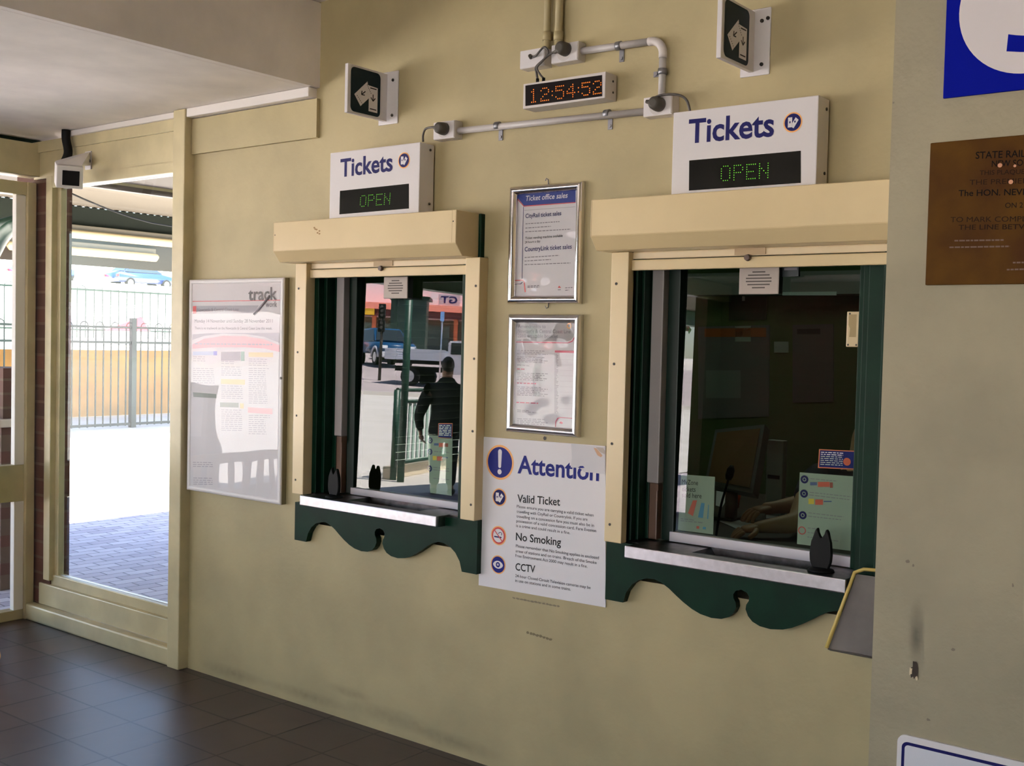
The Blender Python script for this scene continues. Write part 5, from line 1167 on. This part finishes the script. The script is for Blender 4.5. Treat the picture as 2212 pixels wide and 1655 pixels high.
# utility truck with a tray
t = thing('utility_truck', 'white tray utility truck reflected in the left ticket window', 'truck')
TM = mat('tray_silver', (206, 208, 214), .4)
b = BM(); box(b, -2.6, -.05, -.92, .92, .98, 1.03); obj('tray_floor', b, TM, t)
for s in (-1, 1):
    b = BM()
    for k in range(4): box(b, -2.6, -.05, s*.90-.015, s*.90+.015, 1.04+.092*k, 1.12+.092*k, .01)
    box(b, -1.4, -1.34, s*.9-.02, s*.9+.02, 1.03, 1.40); obj('side_board', b, TM, t)
b = BM()
for k in range(4): box(b, -2.62, -2.58, -.9, .9, 1.04+.092*k, 1.12+.092*k, .01)
obj('tail_board', b, TM, t)
b = BM(); extr(b, [(.0, -.85, .5), (.0, -.85, 1.75), (.9, -.85, 1.78), (1.35, -.85, 1.2), (2.3, -.85, 1.1), (2.4, -.85, .5)], (0, 1.7, 0)); bmesh.ops.bevel(b, geom=list(b.edges), offset=.05, segments=2, affect='EDGES'); obj('cab', b, WHITE, t)
b = BM(); box(b, .15, .95, -.87, .87, 1.25, 1.68); obj('cab_window', b, mat('car_glass', (30, 40, 44), .08), t)
b = BM(); box(b, -2.4, 2.0, -.4, .4, .55, .75); box(b, -2.3, -.4, -.75, .75, .85, .97); obj('chassis', b, RUBBER, t)
for x in (-1.55, 1.55):
    for s in (-1, 1):
        b = BM(); cyl(b, (x, s*.62, .36), (0, s, 0), .36, .24, 24); w0 = obj('wheel', b, RUBBER, t)
        b = BM(); cyl(b, (x, s*.855, .36), (0, s, 0), .22, .012, 18); obj('hubcap', b, ALU, w0)
uh = Vector((.956, -.284, 0)); pu = Vector((-30.33, -28.04, 0))+uh*2.6; t.location = (pu.x, pu.y, ter(dist(pu.x, pu.y))); t.rotation_euler = (0, 0, math.atan2(uh.y, uh.x))
# ------------------------------------------------------------------ street seen in the panes
RB = Vector((-10.5, -7.5, 0)); rd = Vector((-.36, -.933, 0)).normalized()
t = thing('street_railing', 'green railing with pale slats reflected in the left ticket window', 'railing', RB)
PG = mat('slat_pale_green', (150, 176, 160), .5)
def bar(b, p, q, r): tube(b, [p, q], r, 8)
for k in (0, 1, 2):
    p = RB+rd*2.3*k; b = BM(); bar(b, p, p+Vector((0, 0, 1.22)), .045); obj('post', b, GRN, t)
for z in (1.22, 1.06, .22):
    b = BM(); bar(b, RB+Vector((0, 0, z)), RB+rd*4.6+Vector((0, 0, z)), .028); obj('rail', b, GRN, t)
for k in range(26):
    p = RB+rd*(.17+.17*k); b = BM(); ex_ = rd*.035
    extr(b, [p-ex_+Vector((0, 0, .22)), p+ex_+Vector((0, 0, .22)), p+ex_+Vector((0, 0, 1.06)), p-ex_+Vector((0, 0, 1.06))], rd.cross(Vector((0, 0, 1)))*.02); obj('slat', b, PG, t)
b = BM(); nn = rd.cross(Vector((0, 0, 1)))*.12; extr(b, [RB+nn*.3, RB+rd*4.6+nn*.3, RB+rd*4.6+nn*.3+Vector((0, 0, .17)), RB+nn*.3+Vector((0, 0, .17))], nn); obj('plinth', b, mat('plinth_cream', (206, 192, 166), .8), t)
t = thing('green_pole', 'tall green pole beside the railing, reflected in the left ticket window', 'pole', (-10.25, -7.38, 0)); b = BM(); tube(b, [(-10.25, -7.38, 0), (-10.25, -7.38, 2.66)], .05, 12); obj('pole_shaft', b, GRN, t)
# shops
e = Vector((.788, -.615, 0)); FB = Vector((-55.3, -54.9, 0)); nf = Vector((.615, .788, 0))
def fb(b, u0, u1, z0, z1, d0, d1): extr(b, [FB+e*u0+nf*d0+Vector((0, 0, z0)), FB+e*u1+nf*d0+Vector((0, 0, z0)), FB+e*u1+nf*d0+Vector((0, 0, z1)), FB+e*u0+nf*d0+Vector((0, 0, z1))], nf*(d1-d0))
def U(px): return (px-875)*.0332
t = thing('shop_building', 'pale shop row with salmon awning reflected in the left ticket window', 'building', (FB.x, FB.y, 3.0))
b = BM(); fb(b, -16, 20, 2.6, 8.0, -4, 0); obj('wall', b, mat('shop_white', (232, 226, 230), .8), t)
b = BM(); fb(b, -16, 20, 5.80, 6.25, 0, 2.2); obj('awning', b, mat('awning_salmon', (240, 140, 120), .7), t)
b = BM(); fb(b, -16, 20, 5.32, 5.80, 1.9, 2.0); obj('fascia', b, mat('fascia_maroon', (86, 26, 30), .6), t)
b = BM(); fb(b, -16, 20, 3.0, 5.3, .0, .06); obj('shopfront', b, mat('shopfront_brown', (92, 74, 60), .5), t)
for px in (812, 900, 985):
    b = BM(); fb(b, U(px)-.14, U(px)+.14, 2.8, 5.8, 1.6, 1.85); obj('column', b, mat('column_orange', (190, 96, 60), .6), t)
for px in (780, 840, 945):
    b = BM(); fb(b, U(px)-.8, U(px)+.8, 3.2, 4.9, .06, .1); obj('shop_window', b, mat('shop_glass', (96, 112, 110), .1), t)
def shop_sign(u0, u1, z0, z1, d, label, m, s=None, ink=None):
    t = thing('shop_sign', label, 'sign', FB+e*u0+nf*d+Vector((0, 0, z0)), 'signs on the shop row')
    b = BM(); fb(b, u0, u1, z0, z1, d, d+.12); obj('sign_board', b, m, t)
    if s:
        b = BM(); L = u1-u0; ex_ = e; o_ = FB+e*(u0+L*.12)+nf*(d+.13)+Vector((0, 0, z0+(z1-z0)*.22))
        text3(b, s, o_+e*(L*.76), -e, Vector((0, 0, 1)), 0, L*.76, (z1-z0)*.56, .02); obj('sign_lettering', b, ink, t)
shop_sign(U(788), U(813), 5.36, 5.82, 2.05, 'yellow sign under the salmon awning, reflected in the left ticket window', mat('sign_yellow', (230, 178, 40), .5))
shop_sign(U(768), U(787), 5.36, 5.78, 2.05, 'white HD sign left of the yellow one, reflected in the left ticket window', PAPER, 'DH', INK)
shop_sign(U(927), U(943), 6.35, 7.1, 1.4, 'small white upright sign above the awning, reflected in the left ticket window', PAPER)
shop_sign(U(944), U(990), 6.35, 7.1, 1.0, 'grey lettered sign above the awning, reflected at the right of the left ticket window', mat('sign_grey', (176, 176, 186), .5), 'GT', NAVY)
kb = Vector((-48.3, -47.8, 0)); t = thing('green_kiosk', 'dark green roadside kiosk reflected in the left ticket window', 'kiosk', (kb.x, kb.y, 2.6))
b = BM(); extr(b, [kb+e*a+nf*c_+Vector((0, 0, 2.5)) for a, c_ in ((-1.1, -1), (1.1, -1), (1.1, 1), (-1.1, 1))], (0, 0, 3.5)); obj('kiosk_body', b, mat('kiosk_green', (30, 54, 46), .5), t)
b = BM(); extr(b, [kb+e*a+nf*c_+Vector((0, 0, 6.0)) for a, c_ in ((-1.3, -1.2), (1.3, -1.2), (1.3, 1.2), (-1.3, 1.2))], (0, 0, .2)); obj('kiosk_roof', b, GREEN2, t)
sx, sy = -31.15, -28.03; gz = ter(dist(sx, sy))
t = thing('traffic_light', 'dark traffic light on a pole reflected in the left ticket window', 'traffic light', (sx, sy, gz))
b = BM(); tube(b, [(sx, sy, gz), (sx, sy, 4.1)], .06, 10); obj('signal_pole', b, GREYP, t)
for z0, z1 in ((3.55, 4.1), (3.0, 3.45)):
    b = BM(); extr(b, [Vector((sx, sy, z0))+e*a+nf*c_ for a, c_ in ((-.13, .05), (.13, .05), (.13, .25), (-.13, .25))], (0, 0, z1-z0)); h_ = obj('signal_head', b, RUBBER, t)
    for k in range(3 if z1 > 4 else 2):
        b = BM(); c = Vector((sx, sy, z1-.1-.17*k))+nf*.25; cyl(b, c, nf, .06, .03, 12); obj('signal_lens', b, GREYP, h_)
sx, sy = -26.63, -26.49; gz = ter(dist(sx, sy)); t = thing('street_sign', 'blue and white street sign on a thin pole reflected in the left ticket window', 'sign', (sx, sy, gz))
b = BM(); tube(b, [(sx, sy, gz), (sx, sy, 3.7)], .03, 8); obj('sign_pole', b, ALU, t)
b = BM(); extr(b, [Vector((sx, sy, 3.35))+e*a+nf*c_ for a, c_ in ((-.07, .04), (.07, .04), (.07, .06), (-.07, .06))], (0, 0, .35)); obj('sign_plate', b, mat('plate_blue', (120, 160, 214), .5), t)
# tree
tx, ty = -20.0, -31.8; gz = ter(dist(tx, ty)); t = thing('tree', 'leafy tree reflected in the narrow left strip of the right ticket window', 'tree', (tx, ty, gz))
b = BM(); tube(b, [(tx, ty, gz), (tx+.1, ty, gz+1.4), (tx, ty+.1, 3.6), (tx+.1, ty+.2, 5.2)], [.2, .15, .12, .05], 10); obj('trunk', b, mat('bark', (84, 70, 58), .9), t)
b = BM(); rnd = random.Random(11)
for k in range(900):
    a = rnd.uniform(0, 6.28); ph = math.acos(rnd.uniform(-1, 1)); r = 1.7*rnd.uniform(.35, 1)**.6
    c = Vector((tx+r*math.sin(ph)*math.cos(a), ty+r*math.sin(ph)*math.sin(a), 4.7+r*.8*math.cos(ph))); d1 = Vector((rnd.uniform(-1, 1), rnd.uniform(-1, 1), rnd.uniform(-1, 1))).normalized(); d2 = d1.cross(Vector((0, .3, 1))).normalized()
    ngon(b, [c-d1*.13, c+d2*.06, c+d1*.13, c-d2*.06])
obj('foliage', b, mat('leaf_green', (70, 106, 58), .6, var=.3, vs=2), t)
# the standing person outside, dark in the shade
t = thing('person', 'person in a dark coat standing outside, reflected in the left ticket window', 'person', (-8.94, -6.73, 0))
p0 = Vector((-8.94, -6.73, 0)); fd = Vector((-.6, -.8, 0)); sd2 = Vector((-.8, .6, 0))
J = lambda f, s, z: p0+fd*f+sd2*s+Vector((0, 0, z))
hd = J(.02, 0, 1.55)
body = [[(J(0, 0, .86), .14), (J(0, 0, 1.08), (.14, .10)), (J(0, 0, 1.28), (.17, .10)), (J(0, 0, 1.40), .055), (hd+Vector((0, 0, -.03)), (.075, .09)), (hd+Vector((0, 0, .07)), (.06, .07))]]
arms = []
for s in (-1, 1):
    k = J(.0, .33*s, .93); wv = J(.10, .30*s, .72)
    body.append([('@', 2), (J(0, .15*s, 1.27), .04), (J(-.02, .26*s, 1.1), .04), (k, .036), (wv, .026), (wv+(wv-k).normalized()*.045, (.03, .016))])
    body.append([('@', 0), (J(0, .09*s, .80), .085), (J(.02, .10*s, .46), .055), (J(-.01, .10*s, .09), .04), (J(.13, .12*s, .035), .035)])
    body_h = hand_chains(wv, (wv-k).normalized(), -sd2*s, fd); arms += body_h
skinned('body', body+arms, SKIN, t)
COAT = mat('dark_coat', (34, 36, 34), .85)
co_ = [[(J(0, 0, .62), (.27, .17)), (J(0, 0, .80), (.26, .17)), (J(0, 0, 1.08), (.2, .14)), (J(0, 0, 1.26), (.215, .15)), (J(0, 0, 1.36), (.14, .12)), (J(0, 0, 1.44), .09)]]
for s in (-1, 1): co_.append([('@', 3), (J(0, .20*s, 1.29), .095), (J(-.02, .27*s, 1.1), .085), (J(.0, .33*s, .93), .065), (J(.09, .305*s, .76), .05)])
skinned('coat', co_, COAT, t)
skinned('trousers', [[(J(0, 0, .84), .15), (J(0, .09, .72), .095), (J(.02, .10, .46), .075), (J(-.01, .10, .10), .065)], [('@', 0), (J(0, -.09, .72), .095), (J(.02, -.10, .46), .075), (J(-.01, -.10, .10), .065)]], mat('dark_trousers', (40, 44, 48), .85), t)
for s in (-1, 1): skinned('shoe', [[(J(-.05, .10*s, .045), .045), (J(.06, .11*s, .04), .048), (J(.17, .125*s, .035), .035)]], RUBBER, t, 1)
face_parts(hd+Vector((0, 0, .01)), fd, .09, t, SKIN, HAIRD, .6)
# timber bench end at the left edge of the view, and a leaflet stand that shows only in the poster cover
c = onz(-2, 1412, .03); t = thing('timber_bench', 'pale timber bench whose rounded foot shows at the left edge of the view', 'bench', (c.x, -1.0, 0))
TIM = mat('pale_timber', (214, 176, 128), .45)
for y in (c.y, -1.75):
    b = BM(); box(b, c.x-.46, c.x+.03, y-.07, y+.0, 0, .05, .02); obj('foot', b, TIM, t)
    b = BM(); box(b, c.x-.44, c.x-.38, y-.065, y-.01, .05, .82, .01); obj('rear_leg', b, TIM, t)
    b = BM(); box(b, c.x-.06, c.x-.01, y-.065, y-.01, .05, .42, .01); obj('front_leg', b, TIM, t)
for k in range(4):
    b = BM(); box(b, c.x-.40+.10*k, c.x-.32+.10*k, -1.80, c.y+.0, .42, .445, .006); obj('seat_slat', b, TIM, t)
b = BM(); box(b, c.x-.44, c.x-.40, -1.80, c.y+.0, .80, .86, .008); obj('top_rail', b, TIM, t)
for k in range(11):
    y = -1.72+k*.118; b = BM(); box(b, c.x-.43, c.x-.41, y, y+.05, .445, .80, .004); obj('back_slat', b, TIM, t)
lx, ly = -7.15, -2.1
t = thing('leaflet_stand', 'grey upright stand outside the door, mirrored in the track work poster cover', 'stand', (lx, ly, 0))
b = BM(); box(b, lx-.16, lx+.16, ly-.16, ly+.16, 0, .03, .006); obj('stand_base', b, GREYP, t)
b = BM(); box(b, lx-.2, lx+.2, ly-.05, ly+.05, .03, 1.22, .02); obj('stand_panel', b, mat('stand_grey', (74, 74, 80), .5), t)
b = BM(); box(b, lx-.15, lx+.1, ly+.05, ly+.053, .80, 1.14); obj('white_sheet', b, PAPER, t)
for o in list(bpy.data.objects):
    if o.type == 'MESH' and o.name.split('.')[0] in ('red_ticket', 'blue_ticket', 'symbol_print', 'red_rules', 'red_rule', 'card_emblem', 'flange_screw', 'bracket_bolt', 'side_screw', 'end_cap_seam', 'rivet', 'screw', 'cable_gland', 'eyes', 'pale_chip', 'scuff', 'fleck', 'yellow_band', 'pink_band', 'heading_strip', 'payment_symbols', 'corner_joint', 'emblem_arrows', 'emblem_tickets', 'plaster_chip', 'glue_mark', 'speaker_slot', 'wall_bracket'):
        split_loose(o)
